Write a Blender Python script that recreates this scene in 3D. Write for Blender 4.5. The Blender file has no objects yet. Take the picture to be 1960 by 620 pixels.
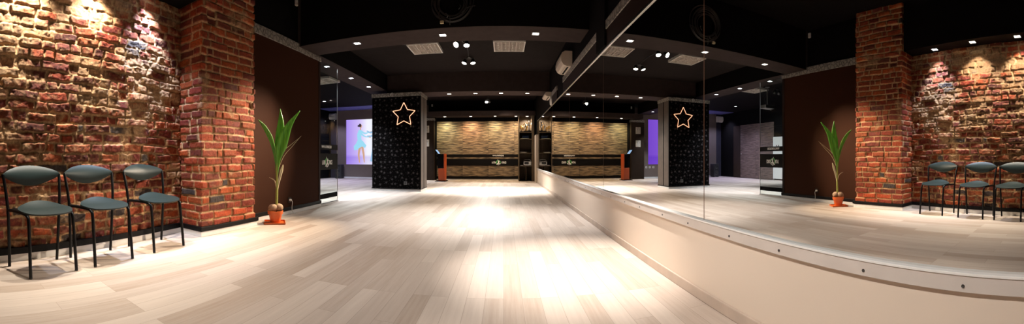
import bpy, bmesh, math, random
import numpy as np
from mathutils import Vector, Matrix

PI = math.pi
sc = bpy.context.scene
C = sc.collection
random.seed(7)

# ------------------------------------------------------------------ camera
# The photograph is a stitched panorama on a cylinder: 690 px per radian.
F = 690.0
HC = 0.902                      # lens height above the floor
cd = bpy.data.cameras.new('camera')
cam = bpy.data.objects.new('camera', cd)
C.objects.link(cam)
cam.location = (0, 0, HC)
cam.rotation_euler = (PI / 2, 0, 0)
cd.type = 'PANO'
cd.panorama_type = 'CENTRAL_CYLINDRICAL'
cd.central_cylindrical_range_u_min = -964 / F
cd.central_cylindrical_range_u_max = 996 / F
cd.central_cylindrical_range_v_min = -319 / F
cd.central_cylindrical_range_v_max = 301 / F
cd.central_cylindrical_radius = 1.0
cd.clip_start = 0.01
sc.camera = cam

# ------------------------------------------------------------------ exposure and world
sc.view_settings.view_transform = 'Standard'
sc.view_settings.look = 'None'
sc.view_settings.exposure = 0.0
sc.view_settings.gamma = 1.0
sc.view_settings.use_curve_mapping = False
w = bpy.data.worlds.new('world')
sc.world = w
w.use_nodes = True
w.node_tree.nodes['Background'].inputs[0].default_value = (0.9, 0.85, 0.8, 1)
w.node_tree.nodes['Background'].inputs[1].default_value = 0.002
sc.cycles.max_bounces = 10
sc.cycles.diffuse_bounces = 5
sc.cycles.glossy_bounces = 5
sc.cycles.transparent_max_bounces = 12
sc.cycles.sample_clamp_indirect = 6.0
sc.cycles.caustics_reflective = False
sc.cycles.caustics_refractive = False

# light of the lamps: watts, cone in degrees, softness, colour
WARM = (1.0, 0.83, 0.66)
NEUTRAL = (1.0, 0.93, 0.87)
COLD = (0.80, 0.88, 1.0)
L_BEAM = (430, 74, 1.0, (.96, .97, 1.0))        # downlights in the first cross beam
L_BEAM2 = (640, 72, 1.0, (1.0, .96, .92))       # downlights in the second cross beam
L_SIDE = (560, 72, 1.0, COLD)           # downlights over the glass door
L_BACK = (98, 135, 1.0, WARM)             # downlights over the wooden wall
L_BRICK_W = (270, 92, .9, (1.0, 0.91, 0.78))
L_BRICK_C = (330, 74, .9, (0.64, 0.74, 1.0))
L_TRACK = (150, 70, 0.9, WARM)           # spot heads on the cable
L_PLANT = (1900, 36, .9, (1.0, .80, .58))  # the spot head aimed at the palm and the pillar
L_PILLAR = (620, 44, 1.0, (1.0, .82, .62))   # the beam downlight turned to the pillar
L_DADO_FILL = (560, 62, 1.0, NEUTRAL)       # added unseen fill light, brightens the beige wall under the mirrors
L_CEIL = (1500, 40, 1.0, NEUTRAL)         # spots of the high ceiling over the camera
L_FILL = (300, 84, 1.0, NEUTRAL)       # added unseen fill lights that brighten the near floor
L_LEFT = (420, 105, 1.0, (.60,.62,1.0))

# ------------------------------------------------------------------ node helpers
def newmat(name):
    m = bpy.data.materials.new(name)
    m.use_nodes = True
    nt = m.node_tree
    b = nt.nodes['Principled BSDF']
    return m, nt, b

def N(nt, kind, **kw):
    n = nt.nodes.new(kind)
    for k, v in kw.items():
        if k in n.inputs.keys():
            n.inputs[k].default_value = v
        else:
            setattr(n, k, v)
    return n

def link(nt, a, b):
    nt.links.new(a, b)

def objcoord(nt, scale=(1, 1, 1), rot=(0, 0, 0)):
    t = N(nt, 'ShaderNodeTexCoord')
    mp = N(nt, 'ShaderNodeMapping')
    mp.inputs['Scale'].default_value = scale
    mp.inputs['Rotation'].default_value = rot
    link(nt, t.outputs['Object'], mp.inputs['Vector'])
    return mp.outputs['Vector']

def ramp(nt, fac, stops):
    r = N(nt, 'ShaderNodeValToRGB')
    e = r.color_ramp.elements
    while len(e) < len(stops):
        e.new(0.5)
    for i, (p, c) in enumerate(stops):
        e[i].position = p
        e[i].color = (*c, 1)
    link(nt, fac, r.inputs['Fac'])
    return r.outputs['Color']

def bump(nt, b, height, strength, dist):
    n = N(nt, 'ShaderNodeBump')
    n.inputs['Strength'].default_value = strength
    n.inputs['Distance'].default_value = dist
    link(nt, height, n.inputs['Height'])
    link(nt, n.outputs['Normal'], b.inputs['Normal'])

def plain(name, col, rough=0.5, metal=0.0, var=0.12, scale=8.0, bmp=0.0, spec=0.5):
    m, nt, b = newmat(name)
    v = objcoord(nt)
    nz = N(nt, 'ShaderNodeTexNoise')
    nz.inputs['Scale'].default_value = scale
    nz.inputs['Detail'].default_value = 4
    link(nt, v, nz.inputs['Vector'])
    lo = tuple(c * (1 - var) for c in col)
    hi = tuple(min(1, c * (1 + var)) for c in col)
    link(nt, ramp(nt, nz.outputs['Fac'], [(0.3, lo), (0.7, hi)]), b.inputs['Base Color'])
    b.inputs['Roughness'].default_value = rough
    b.inputs['Metallic'].default_value = metal
    b.inputs['Specular IOR Level'].default_value = spec
    if bmp:
        bump(nt, b, nz.outputs['Fac'], bmp, 0.01)
    return m

def emit(name, col, s):
    m = bpy.data.materials.new(name)
    m.use_nodes = True
    nt = m.node_tree
    nt.nodes.clear()
    e = N(nt, 'ShaderNodeEmission')
    e.inputs[0].default_value = (*col, 1)
    e.inputs[1].default_value = s
    o = N(nt, 'ShaderNodeOutputMaterial')
    link(nt, e.outputs[0], o.inputs[0])
    return m

def math_(nt, op, a, b=None):
    n = N(nt, 'ShaderNodeMath', operation=op)
    for i, x in enumerate((a, b)):
        if x is None:
            continue
        if isinstance(x, (int, float)):
            n.inputs[i].default_value = x
        else:
            link(nt, x, n.inputs[i])
    return n.outputs[0]

# ------------------------------------------------------------------ materials
M = {}
M['shelfwood'] = plain('shelf_wood', (0.085, 0.060, 0.036), 0.5, scale=5, spec=0.2)
M['black'] = plain('black_paint', (0.004, 0.0034, 0.0034), 0.8, spec=0.06)
M['ceil'] = plain('ceiling_black', (0.006, 0.0046, 0.0046), 0.85, spec=0.05)
M['bay'] = plain('bay_ceiling', (0.014, 0.0108, 0.0102), 0.85, spec=0.05)
M['beam'] = plain('beam_charcoal', (0.040, 0.0285, 0.0255), 0.8, spec=0.06)
M['brown'] = plain('brown_cladding', (0.016, 0.008, 0.006), 0.6, spec=0.12)
M['darkwood'] = plain('dark_wood', (0.022, 0.013, 0.008), 0.5, scale=5, spec=0.15)
M['grey_wall'] = plain('taupe_wall', (0.15, 0.115, 0.10), 0.8, var=0.05, scale=3)
M['dado'] = plain('beige_paint', (0.72, 0.61, 0.50), 0.42, var=0.025, scale=1.2)
M['rail'] = plain('pale_rail', (0.60, 0.54, 0.49), 0.4, var=0.05, scale=6)
M['alu'] = plain('aluminium', (0.50, 0.48, 0.46), 0.3, 1.0, var=0.05)
M['lip'] = plain('pale_lip', (0.80, 0.79, 0.76), 0.3, var=0.03)
M['skirt_wood'] = plain('wood_skirting', (0.52, 0.42, 0.34), 0.45, var=.12, scale=5)
M['edge'] = plain('mirror_edge', (0.16, 0.075, 0.04), 0.4)
M['steel'] = plain('dark_steel', (0.10, 0.10, 0.10), 0.35, 0.9)
M['white'] = plain('white_plastic', (0.66, 0.63, 0.58), 0.45, var=0.03)
M['cream'] = plain('cream_plastic', (0.55, 0.47, 0.38), 0.45, var=0.03)
M['skirt'] = plain('white_skirting', (0.66, 0.65, 0.64), 0.45, var=0.05)
M['blackskirt'] = plain('black_skirting', (0.0035, 0.003, 0.0032), 0.45, spec=0.15)
M['frame_black'] = plain('black_tube', (0.003, 0.003, 0.0034), 0.35, spec=0.25)
M['chair'] = plain('grey_green_plastic', (0.011, 0.022, 0.0215), 0.45, var=0.06, scale=3, spec=0.35)
M['orange'] = plain('terracotta_plastic', (0.62, 0.12, 0.02), 0.4, var=0.06)
M['kiosk_red'] = plain('kiosk_red_orange', (0.50, 0.09, 0.022), 0.4, var=0.05)
M['soil'] = plain('soil', (0.05, 0.03, 0.02), 0.95, bmp=0.6, scale=60)
M['coconut'] = plain('coconut_husk', (0.36, 0.23, 0.14), 0.8, var=0.35, scale=22, bmp=0.4)
M['dry'] = plain('dry_leaf', (0.55, 0.46, 0.28), 0.6)
M['cable'] = plain('black_cable', (0.028, 0.025, 0.024), 0.5)
M['gold'] = plain('gold_cup', (0.85, 0.58, 0.22), 0.22, 1.0)
M['silver'] = plain('silver_cup', (0.75, 0.73, 0.70), 0.2, 1.0)
M['sign_black'] = plain('black_film', (0.004, 0.0034, 0.0034), 0.5, spec=0.1)
M['sign_white'] = plain('white_letters', (0.85, 0.83, 0.80), 0.5, var=0.02)
M['sign_green'] = plain('green_film', (0.07, 0.36, 0.08), 0.5)
M['speaker'] = plain('speaker_black', (0.012, 0.012, 0.013), 0.5)
M['purple_cloth'] = plain('dark_curtain', (0.02, 0.018, 0.03), 0.9)
M['greenish'] = plain('pale_green_tray', (0.42, 0.45, 0.33), 0.4)
M['blue_box'] = plain('blue_box', (0.02, 0.05, 0.16), 0.5)
M['lamp'] = emit('lamp_lens', (1.0, 0.90, 0.78), 14)
M['lamp_cold'] = emit('lamp_lens_cold', (0.86, 0.90, 1.0), 14)
M['head_lamp'] = emit('spot_lens', (1.0, 0.92, 0.80), 30)
M['neon'] = emit('neon_tube', (1.0, 0.66, 0.44), 1.5)
M['neon_base'] = emit('neon_base', (1.0, 0.30, 0.09), 0.9)
M['kscreen'] = emit('kiosk_screen', (0.45, 0.68, 1.0), 0.9)

def leaf_mat():
    m, nt, b = newmat('leaf_green')
    v = objcoord(nt, (40, 40, 3))
    nz = N(nt, 'ShaderNodeTexNoise')
    nz.inputs['Scale'].default_value = 1.5
    link(nt, v, nz.inputs['Vector'])
    link(nt, ramp(nt, nz.outputs['Fac'], [(0.3, (0.04, 0.17, 0.012)), (0.7, (0.13, 0.36, 0.03))]), b.inputs['Base Color'])
    b.inputs['Roughness'].default_value = 0.35
    b.inputs['Subsurface Weight'].default_value = 0.0
    return m
M['leaf'] = leaf_mat()
M['stem'] = plain('stem_green', (0.28, 0.30, 0.06), 0.5)

def floor_mat():
    m, nt, b = newmat('laminate_planks')
    t = N(nt, 'ShaderNodeTexCoord')
    sep = N(nt, 'ShaderNodeSeparateXYZ')
    link(nt, t.outputs['Object'], sep.inputs[0])
    cmb = N(nt, 'ShaderNodeCombineXYZ')
    link(nt, sep.outputs['Y'], cmb.inputs['X'])
    link(nt, sep.outputs['X'], cmb.inputs['Y'])
    br = N(nt, 'ShaderNodeTexBrick')
    br.offset = 0.37
    br.offset_frequency = 3
    br.inputs['Color1'].default_value = (0, 0, 0, 1)
    br.inputs['Color2'].default_value = (1, 1, 1, 1)
    br.inputs['Mortar'].default_value = (0.3, 0.3, 0.3, 1)
    br.inputs['Scale'].default_value = 1.0
    br.inputs['Mortar Size'].default_value = 0.0012
    br.inputs['Brick Width'].default_value = 1.15
    br.inputs['Row Height'].default_value = 0.118
    link(nt, cmb.outputs[0], br.inputs['Vector'])
    # fine grain running with the boards
    mp = N(nt, 'ShaderNodeMapping')
    mp.inputs['Scale'].default_value = (1.4, 26, 1)
    link(nt, cmb.outputs[0], mp.inputs['Vector'])
    off = N(nt, 'ShaderNodeVectorMath', operation='ADD')
    sc3 = N(nt, 'ShaderNodeVectorMath', operation='SCALE')
    sc3.inputs['Scale'].default_value = 37.0
    link(nt, br.outputs['Color'], sc3.inputs[0])
    link(nt, mp.outputs[0], off.inputs[0])
    link(nt, sc3.outputs[0], off.inputs[1])
    g = N(nt, 'ShaderNodeTexNoise')
    g.inputs['Scale'].default_value = 1.6
    g.inputs['Detail'].default_value = 7
    g.inputs['Roughness'].default_value = 0.62
    link(nt, off.outputs[0], g.inputs['Vector'])
    cl = N(nt, 'ShaderNodeTexNoise')
    cl.inputs['Scale'].default_value = 0.5
    cl.inputs['Detail'].default_value = 3
    link(nt, off.outputs[0], cl.inputs['Vector'])
    f1 = math_(nt, 'ADD', math_(nt, 'MULTIPLY', br.outputs['Color'], 0.38), .0)
    f2 = math_(nt, 'MULTIPLY', g.outputs['Fac'], 0.46)
    f3 = math_(nt, 'MULTIPLY', cl.outputs['Fac'], 0.22)
    f = math_(nt, 'ADD', math_(nt, 'ADD', f1, f2), f3)
    col = ramp(nt, f, [(0.22, (0.36, 0.275, 0.21)), (0.5, (0.475, 0.39, 0.325)), (0.85, (0.60, 0.51, 0.43))])
    mx = N(nt, 'ShaderNodeMix', data_type='RGBA')
    mx.inputs['B'].default_value = (0.22, 0.165, 0.12, 1)
    link(nt, math_(nt, 'MULTIPLY', br.outputs['Fac'], 0.6), mx.inputs['Factor'])
    link(nt, col, mx.inputs['A'])
    link(nt, mx.outputs['Result'], b.inputs['Base Color'])
    b.inputs['Roughness'].default_value = 0.48
    b.inputs['Specular IOR Level'].default_value = 0.22
    bump(nt, b, g.outputs['Fac'], 0.08, 0.004)
    return m
M['floor'] = floor_mat()

def brick_mat(name):
    m, nt, b = newmat(name)
    a = N(nt, 'ShaderNodeAttribute')
    a.attribute_name = 'brick_color'
    v = objcoord(nt)
    nz = N(nt, 'ShaderNodeTexNoise')
    nz.inputs['Scale'].default_value = 45
    nz.inputs['Detail'].default_value = 6
    nz.inputs['Roughness'].default_value = 0.7
    link(nt, v, nz.inputs['Vector'])
    mx = N(nt, 'ShaderNodeMix', data_type='RGBA', blend_type='MULTIPLY')
    mx.inputs['Factor'].default_value = 1.0
    link(nt, a.outputs['Color'], mx.inputs['A'])
    link(nt, ramp(nt, nz.outputs['Fac'], [(0.3, (0.50, 0.46, 0.44)), (0.68, (1.35, 1.3, 1.26))]), mx.inputs['B'])
    link(nt, mx.outputs['Result'], b.inputs['Base Color'])
    b.inputs['Roughness'].default_value = 0.72
    b.inputs['Specular IOR Level'].default_value = 0.3
    n2 = N(nt, 'ShaderNodeTexNoise')
    n2.inputs['Scale'].default_value = 150
    n2.inputs['Detail'].default_value = 4
    n2.inputs['Roughness'].default_value = 0.75
    link(nt, v, n2.inputs['Vector'])
    hsum = math_(nt, 'ADD', nz.outputs['Fac'], math_(nt, 'MULTIPLY', n2.outputs['Fac'], 0.45))
    bump(nt, b, hsum, 1.0, 0.010)
    return m
M['brick'] = brick_mat('old_brick')

def ripple_mat(name, stops, sx=1.3, sz=36.0):
    m, nt, b = newmat(name)
    t = N(nt, 'ShaderNodeTexCoord')
    sep = N(nt, 'ShaderNodeSeparateXYZ')
    link(nt, t.outputs['Object'], sep.inputs[0])
    h = math_(nt, 'ADD', sep.outputs['X'], sep.outputs['Y'])
    cmb = N(nt, 'ShaderNodeCombineXYZ')
    link(nt, math_(nt, 'MULTIPLY', h, sx * 2.2), cmb.inputs['X'])
    link(nt, math_(nt, 'MULTIPLY', sep.outputs['Z'], sz), cmb.inputs['Y'])
    n1 = N(nt, 'ShaderNodeTexNoise')
    n1.inputs['Scale'].default_value = 1.0
    n1.inputs['Detail'].default_value = 5
    n1.inputs['Roughness'].default_value = 0.55
    n1.inputs['Distortion'].default_value = 0.5
    link(nt, cmb.outputs[0], n1.inputs['Vector'])
    link(nt, ramp(nt, n1.outputs['Fac'], stops), b.inputs['Base Color'])
    b.inputs['Roughness'].default_value = 0.5
    bump(nt, b, n1.outputs['Fac'], 0.9, 0.03)
    return m
M['ripple'] = ripple_mat('ripple_wood', [(0.34, (0.010, 0.006, 0.003)), (0.46, (0.10, 0.062, 0.028)), (0.62, (0.36, 0.25, 0.135)), (0.78, (0.08, 0.05, 0.025))])
M['ripple_dark'] = ripple_mat('ripple_wood_brown', [(0.30, (0.03, 0.018, 0.014)), (0.5, (0.11, 0.07, 0.055)), (0.7, (0.20, 0.14, 0.11))])

def ribbed_mat():
    m, nt, b = newmat('ribbed_brown_panel')
    t = N(nt, 'ShaderNodeTexCoord')
    wv = N(nt, 'ShaderNodeTexWave', bands_direction='Z')
    wv.inputs['Scale'].default_value = 62.0
    wv.inputs['Distortion'].default_value = 0.4
    link(nt, t.outputs['Object'], wv.inputs['Vector'])
    link(nt, ramp(nt, wv.outputs['Fac'], [(0.1, (0.026, 0.0088, 0.0042)), (0.9, (0.050, 0.0185, 0.0095))]), b.inputs['Base Color'])
    b.inputs['Roughness'].default_value = 0.7
    b.inputs['Specular IOR Level'].default_value = 0.04
    bump(nt, b, wv.outputs['Fac'], 0.4, 0.003)
    return m
M['ribbed'] = ribbed_mat()

def frieze_mat():
    m, nt, b = newmat('ornament_frieze')
    v = objcoord(nt, (1, 1, 1))
    vo = N(nt, 'ShaderNodeTexVoronoi', feature='DISTANCE_TO_EDGE')
    vo.inputs['Scale'].default_value = 14
    link(nt, v, vo.inputs['Vector'])
    nz = N(nt, 'ShaderNodeTexNoise')
    nz.inputs['Scale'].default_value = 20
    nz.inputs['Detail'].default_value = 3
    nz.inputs['Distortion'].default_value = 2.5
    link(nt, v, nz.inputs['Vector'])
    f = math_(nt, 'ADD', math_(nt, 'MULTIPLY', vo.outputs['Distance'], 2.2), math_(nt, 'MULTIPLY', nz.outputs['Fac'], 0.8))
    link(nt, ramp(nt, f, [(0.42, (0.30, 0.27, 0.24)), (0.55, (0.012, 0.010, 0.009)), (0.70, (0.34, 0.31, 0.27))]), b.inputs['Base Color'])
    b.inputs['Roughness'].default_value = 0.45
    b.inputs['Metallic'].default_value = 0.3
    bump(nt, b, f, 0.4, 0.006)
    return m
M['frieze'] = frieze_mat()

def wallpaper_mat():
    m, nt, b = newmat('flower_wallpaper')
    t = N(nt, 'ShaderNodeTexCoord')
    sep = N(nt, 'ShaderNodeSeparateXYZ')
    link(nt, t.outputs['Object'], sep.inputs[0])
    def layer(scale, radius, petals, rnd, shift):
        cmb = N(nt, 'ShaderNodeCombineXYZ')
        link(nt, math_(nt, 'ADD', sep.outputs['X'], shift), cmb.inputs['X'])
        link(nt, sep.outputs['Z'], cmb.inputs['Y'])
        vo = N(nt, 'ShaderNodeTexVoronoi', voronoi_dimensions='2D')
        vo.inputs['Scale'].default_value = scale
        vo.inputs['Randomness'].default_value = rnd
        link(nt, cmb.outputs[0], vo.inputs['Vector'])
        d = N(nt, 'ShaderNodeVectorMath', operation='SUBTRACT')
        s = N(nt, 'ShaderNodeVectorMath', operation='SCALE')
        s.inputs['Scale'].default_value = 1.0
        link(nt, cmb.outputs[0], s.inputs[0])
        link(nt, s.outputs[0], d.inputs[0])
        link(nt, vo.outputs['Position'], d.inputs[1])
        s2 = N(nt, 'ShaderNodeSeparateXYZ')
        link(nt, d.outputs[0], s2.inputs[0])
        ang = math_(nt, 'ARCTAN2', s2.outputs['Y'], s2.outputs['X'])
        c = math_(nt, 'COSINE', math_(nt, 'MULTIPLY', ang, petals))
        c = math_(nt, 'ADD', math_(nt, 'MULTIPLY', c, 0.20), 0.75)
        ln = N(nt, 'ShaderNodeVectorMath', operation='LENGTH')
        link(nt, d.outputs[0], ln.inputs[0])
        q = math_(nt, 'DIVIDE', ln.outputs['Value'], math_(nt, 'MULTIPLY', c, radius))
        return q
    a1 = layer(6.6, 0.046, 5, 0.5, 0.0)
    a2 = layer(13.0, 0.013, 2, 1.0, 3.3)
    f1 = ramp(nt, a1, [(0.15, (1, 1, 1)), (1.0, (0, 0, 0))])
    f2 = ramp(nt, a2, [(0.5, (0.7, 0.7, 0.7)), (1.0, (0, 0, 0))])
    mx = N(nt, 'ShaderNodeMix', data_type='RGBA', blend_type='LIGHTEN')
    mx.inputs['Factor'].default_value = 1.0
    link(nt, f1, mx.inputs['A'])
    link(nt, f2, mx.inputs['B'])
    fin = ramp(nt, mx.outputs['Result'], [(0.0, (0.0022, 0.0016, 0.0016)), (1.0, (0.060, 0.053, 0.052))])
    link(nt, fin, b.inputs['Base Color'])
    b.inputs['Roughness'].default_value = 0.7
    b.inputs['Specular IOR Level'].default_value = 0.03
    return m
M['wallpaper'] = wallpaper_mat()

def mirror_mat():
    m = bpy.data.materials.new('mirror_silver')
    m.use_nodes = True
    nt = m.node_tree
    nt.nodes.clear()
    g = N(nt, 'ShaderNodeBsdfGlossy')
    g.inputs['Color'].default_value = (0.80, 0.80, 0.78, 1)
    g.inputs['Roughness'].default_value = 0.0
    o = N(nt, 'ShaderNodeOutputMaterial')
    link(nt, g.outputs[0], o.inputs[0])
    return m
M['mirror'] = mirror_mat()

def glass_mat():
    m = bpy.data.materials.new('clear_glass')
    m.use_nodes = True
    nt = m.node_tree
    nt.nodes.clear()
    tr = N(nt, 'ShaderNodeBsdfTransparent')
    tr.inputs['Color'].default_value = (0.90, 0.94, 0.92, 1)
    g = N(nt, 'ShaderNodeBsdfGlossy')
    g.inputs['Roughness'].default_value = 0.0
    fr = N(nt, 'ShaderNodeFresnel')
    fr.inputs['IOR'].default_value = 1.45
    ge = N(nt, 'ShaderNodeNewGeometry')
    front = math_(nt, 'SUBTRACT', 1.0, ge.outputs['Backfacing'])
    mx = N(nt, 'ShaderNodeMixShader')
    link(nt, math_(nt, 'MULTIPLY', fr.outputs[0], front), mx.inputs[0])
    link(nt, tr.outputs[0], mx.inputs[1])
    link(nt, g.outputs[0], mx.inputs[2])
    o = N(nt, 'ShaderNodeOutputMaterial')
    link(nt, mx.outputs[0], o.inputs[0])
    return m
M['glass'] = glass_mat()

def picture_mat():
    m, nt, b = newmat('small_print')
    v = objcoord(nt)
    vo = N(nt, 'ShaderNodeTexNoise')
    vo.inputs['Scale'].default_value = 26
    vo.inputs['Distortion'].default_value = 3
    link(nt, v, vo.inputs['Vector'])
    link(nt, ramp(nt, vo.outputs['Fac'], [(0.40, (0.10, 0.085, 0.07)), (0.52, (0.62, 0.56, 0.48))]), b.inputs['Base Color'])
    return m
M['print'] = picture_mat()

def screen_mat():
    # the projected picture itself: lilac stage with a white beam of light
    m = bpy.data.materials.new('projected_stage')
    m.use_nodes = True
    nt = m.node_tree
    nt.nodes.clear()
    t = N(nt, 'ShaderNodeTexCoord')
    sep = N(nt, 'ShaderNodeSeparateXYZ')
    link(nt, t.outputs['Object'], sep.inputs[0])
    # object x runs from -1.5 to 1.5, z from 0 to 1.92
    u = math_(nt, 'ADD', math_(nt, 'MULTIPLY', sep.outputs['X'], 1 / 3.0), 0.5)
    col = ramp(nt, u, [(0.0, (0.40, 0.27, 0.86)), (0.2, (0.62, 0.50, 0.95)), (0.33, (0.92, 0.92, 1.0)), (0.5, (0.85, 0.90, 1.0)), (0.64, (0.50, 0.38, 0.95)), (0.85, (0.26, 0.10, 0.80)), (1.0, (0.22, 0.08, 0.72))])
    gz = math_(nt, 'MULTIPLY', sep.outputs['Z'], 1 / 1.92)
    low = ramp(nt, gz, [(0.0, (0.85, 0.82, 0.95)), (0.16, (0.75, 0.68, 0.92)), (0.22, (1, 1, 1))])
    mx = N(nt, 'ShaderNodeMix', data_type='RGBA', blend_type='MULTIPLY')
    mx.inputs['Factor'].default_value = 1.0
    link(nt, col, mx.inputs['A'])
    link(nt, low, mx.inputs['B'])
    e = N(nt, 'ShaderNodeEmission')
    e.inputs[1].default_value = 1.0
    link(nt, mx.outputs['Result'], e.inputs[0])
    o = N(nt, 'ShaderNodeOutputMaterial')
    link(nt, e.outputs[0], o.inputs[0])
    return m
M['screen'] = screen_mat()
M['p_dress'] = emit('picture_dress', (0.34, 0.72, 0.92), 1.0)
M['p_skin'] = emit('picture_skin', (0.72, 0.42, 0.30), 0.9)
M['p_hair'] = emit('picture_hair', (0.05, 0.04, 0.06), 0.9)
M['p_shirt'] = emit('picture_shirt', (0.36, 0.62, 0.90), 0.9)
M['p_shoe'] = emit('picture_shoe', (0.70, 0.55, 0.45), 0.9)

# ------------------------------------------------------------------ mesh helpers
class MB:
    """collects boxes, tubes and sheets; build() links them as ONE mesh object"""
    def __init__(self):
        self.v = []; self.f = []
    def add(self, vs, fs):
        o = len(self.v)
        self.v += [tuple(p) for p in vs]
        self.f += [tuple(i + o for i in f) for f in fs]
        return self
    def box(self, x0, x1, y0, y1, z0, z1, b=0.0):
        bm = bmesh.new()
        bmesh.ops.create_cube(bm, size=1)
        for q in bm.verts:
            q.co = Vector(((x0 + x1) / 2 + q.co.x * (x1 - x0), (y0 + y1) / 2 + q.co.y * (y1 - y0), (z0 + z1) / 2 + q.co.z * (z1 - z0)))
        if b:
            bmesh.ops.bevel(bm, geom=bm.edges[:], offset=b, segments=2, profile=0.5, affect='EDGES')
        return self._bm(bm)
    def _bm(self, bm, mat=None):
        if mat is not None:
            bmesh.ops.transform(bm, matrix=mat, verts=bm.verts)
        bm.verts.ensure_lookup_table()
        bm.verts.index_update()
        self.add([q.co[:] for q in bm.verts], [[q.index for q in f.verts] for f in bm.faces])
        bm.free()
        return self
    def mbox(self, mat, sx, sy, sz, b=0.0):
        bm = bmesh.new()
        bmesh.ops.create_cube(bm, size=1)
        for q in bm.verts:
            q.co = Vector((q.co.x * sx, q.co.y * sy, q.co.z * sz))
        if b:
            bmesh.ops.bevel(bm, geom=bm.edges[:], offset=b, segments=2, profile=0.5, affect='EDGES')
        return self._bm(bm, mat)
    def tube(self, pts, r, n=10, smooth=0, closed=False):
        pts = [Vector(p) for p in pts]
        if smooth:
            pts = catmull(pts, smooth, closed)
        k = len(pts)
        rad = r if isinstance(r, (list, tuple)) else [r] * k
        if len(rad) != k:
            rad = [rad[0] + (rad[-1] - rad[0]) * i / (k - 1) for i in range(k)]
        o = len(self.v)
        up = None
        for i, p in enumerate(pts):
            a = pts[(i - 1) % k] if (closed or i > 0) else p
            c = pts[(i + 1) % k] if (closed or i < k - 1) else p
            t = (c - a).normalized()
            if up is None:
                up = t.orthogonal().normalized()
            up = (up - t * up.dot(t))
            up = up.normalized() if up.length > 1e-6 else t.orthogonal().normalized()
            s = t.cross(up)
            for j in range(n):
                q = 2 * PI * j / n
                self.v.append(tuple(p + (up * math.cos(q) + s * math.sin(q)) * rad[i]))
        for i in range(k if closed else k - 1):
            for j in range(n):
                i2 = (i + 1) % k
                self.f.append((o + i * n + j, o + i * n + (j + 1) % n, o + i2 * n + (j + 1) % n, o + i2 * n + j))
        if not closed:
            self.f.append(tuple(o + j for j in range(n))[::-1])
            self.f.append(tuple(o + (k - 1) * n + j for j in range(n)))
        return self
    def lathe(self, prof, n=24, centre=(0, 0, 0), mat=None):
        o = len(self.v)
        vs = []
        for (r, z) in prof:
            for j in range(n):
                q = 2 * PI * j / n
                p = Vector((r * math.cos(q), r * math.sin(q), z))
                if mat is not None:
                    p = mat @ p
                vs.append((p.x + centre[0], p.y + centre[1], p.z + centre[2]))
        self.v += vs
        for i in range(len(prof) - 1):
            for j in range(n):
                self.f.append((o + i * n + j, o + i * n + (j + 1) % n, o + (i + 1) * n + (j + 1) % n, o + (i + 1) * n + j))
        self.f.append(tuple(o + j for j in range(n))[::-1])
        self.f.append(tuple(o + (len(prof) - 1) * n + j for j in range(n)))
        return self
    def prism(self, poly, fn, t):
        """flat outline poly (list of (a, b)); fn(a, b, h) -> point; thickness t"""
        k = len(poly)
        vs = [fn(a, b, 0) for a, b in poly] + [fn(a, b, t) for a, b in poly]
        fs = [tuple(range(k))[::-1], tuple(range(k, 2 * k))]
        fs += [(i, (i + 1) % k, k + (i + 1) % k, k + i) for i in range(k)]
        return self.add(vs, fs)
    def shell(self, fn, nu, nv, t):
        P = [[Vector(fn(i / nu, j / nv)) for j in range(nv + 1)] for i in range(nu + 1)]
        o = len(self.v)
        top, bot = [], []
        for i in range(nu + 1):
            for j in range(nv + 1):
                du = P[min(i + 1, nu)][j] - P[max(i - 1, 0)][j]
                dv = P[i][min(j + 1, nv)] - P[i][max(j - 1, 0)]
                n = du.cross(dv)
                n = n.normalized() if n.length > 1e-9 else Vector((0, 0, 1))
                top.append(tuple(P[i][j] + n * t / 2)); bot.append(tuple(P[i][j] - n * t / 2))
        m = (nu + 1) * (nv + 1)
        idx = lambda i, j: o + i * (nv + 1) + j
        self.v += top + bot
        for i in range(nu):
            for j in range(nv):
                a, b, c, d = idx(i, j), idx(i + 1, j), idx(i + 1, j + 1), idx(i, j + 1)
                self.f.append((a, b, c, d)); self.f.append((d + m, c + m, b + m, a + m))
        for i in range(nu):
            a, b = idx(i, 0), idx(i + 1, 0); self.f.append((b, a, a + m, b + m))
            a, b = idx(i, nv), idx(i + 1, nv); self.f.append((a, b, b + m, a + m))
        for j in range(nv):
            a, b = idx(0, j), idx(0, j + 1); self.f.append((a, b, b + m, a + m))
            a, b = idx(nu, j), idx(nu, j + 1); self.f.append((b, a, a + m, b + m))
        return self
    def build(self, name, mat, parent=None, smooth=None):
        me = bpy.data.meshes.new(name)
        me.from_pydata(self.v, [], self.f)
        me.validate()
        bm = bmesh.new()
        bm.from_mesh(me)
        bmesh.ops.recalc_face_normals(bm, faces=bm.faces)
        if smooth:
            lim = math.radians(smooth)
            for f in bm.faces:
                f.smooth = True
            for e in bm.edges:
                if len(e.link_faces) == 2:
                    e.smooth = e.calc_face_angle(0) < lim
        bm.to_mesh(me)
        bm.free()
        me.materials.append(mat)
        o = bpy.data.objects.new(name, me)
        C.objects.link(o)
        if parent is not None:
            o.parent = parent
        return o

def catmull(P, s, closed=False):
    out = []
    k = len(P)
    for i in range(k if closed else k - 1):
        p1, p2 = P[i], P[(i + 1) % k]
        p0 = P[(i - 1) % k] if (closed or i > 0) else p1 * 2 - p2
        p3 = P[(i + 2) % k] if (closed or i < k - 2) else p2 * 2 - p1
        for j in range(s):
            t = j / s
            out.append(0.5 * ((2 * p1) + (p2 - p0) * t + (2 * p0 - 5 * p1 + 4 * p2 - p3) * t * t + (3 * p1 - p0 - 3 * p2 + p3) * t ** 3))
    if not closed:
        out.append(P[-1])
    return out

def tag(o, label=None, cat=None, group=None, kind=None):
    if label: o['label'] = label
    if cat: o['category'] = cat
    if group: o['group'] = group
    if kind: o['kind'] = kind
    return o

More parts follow.
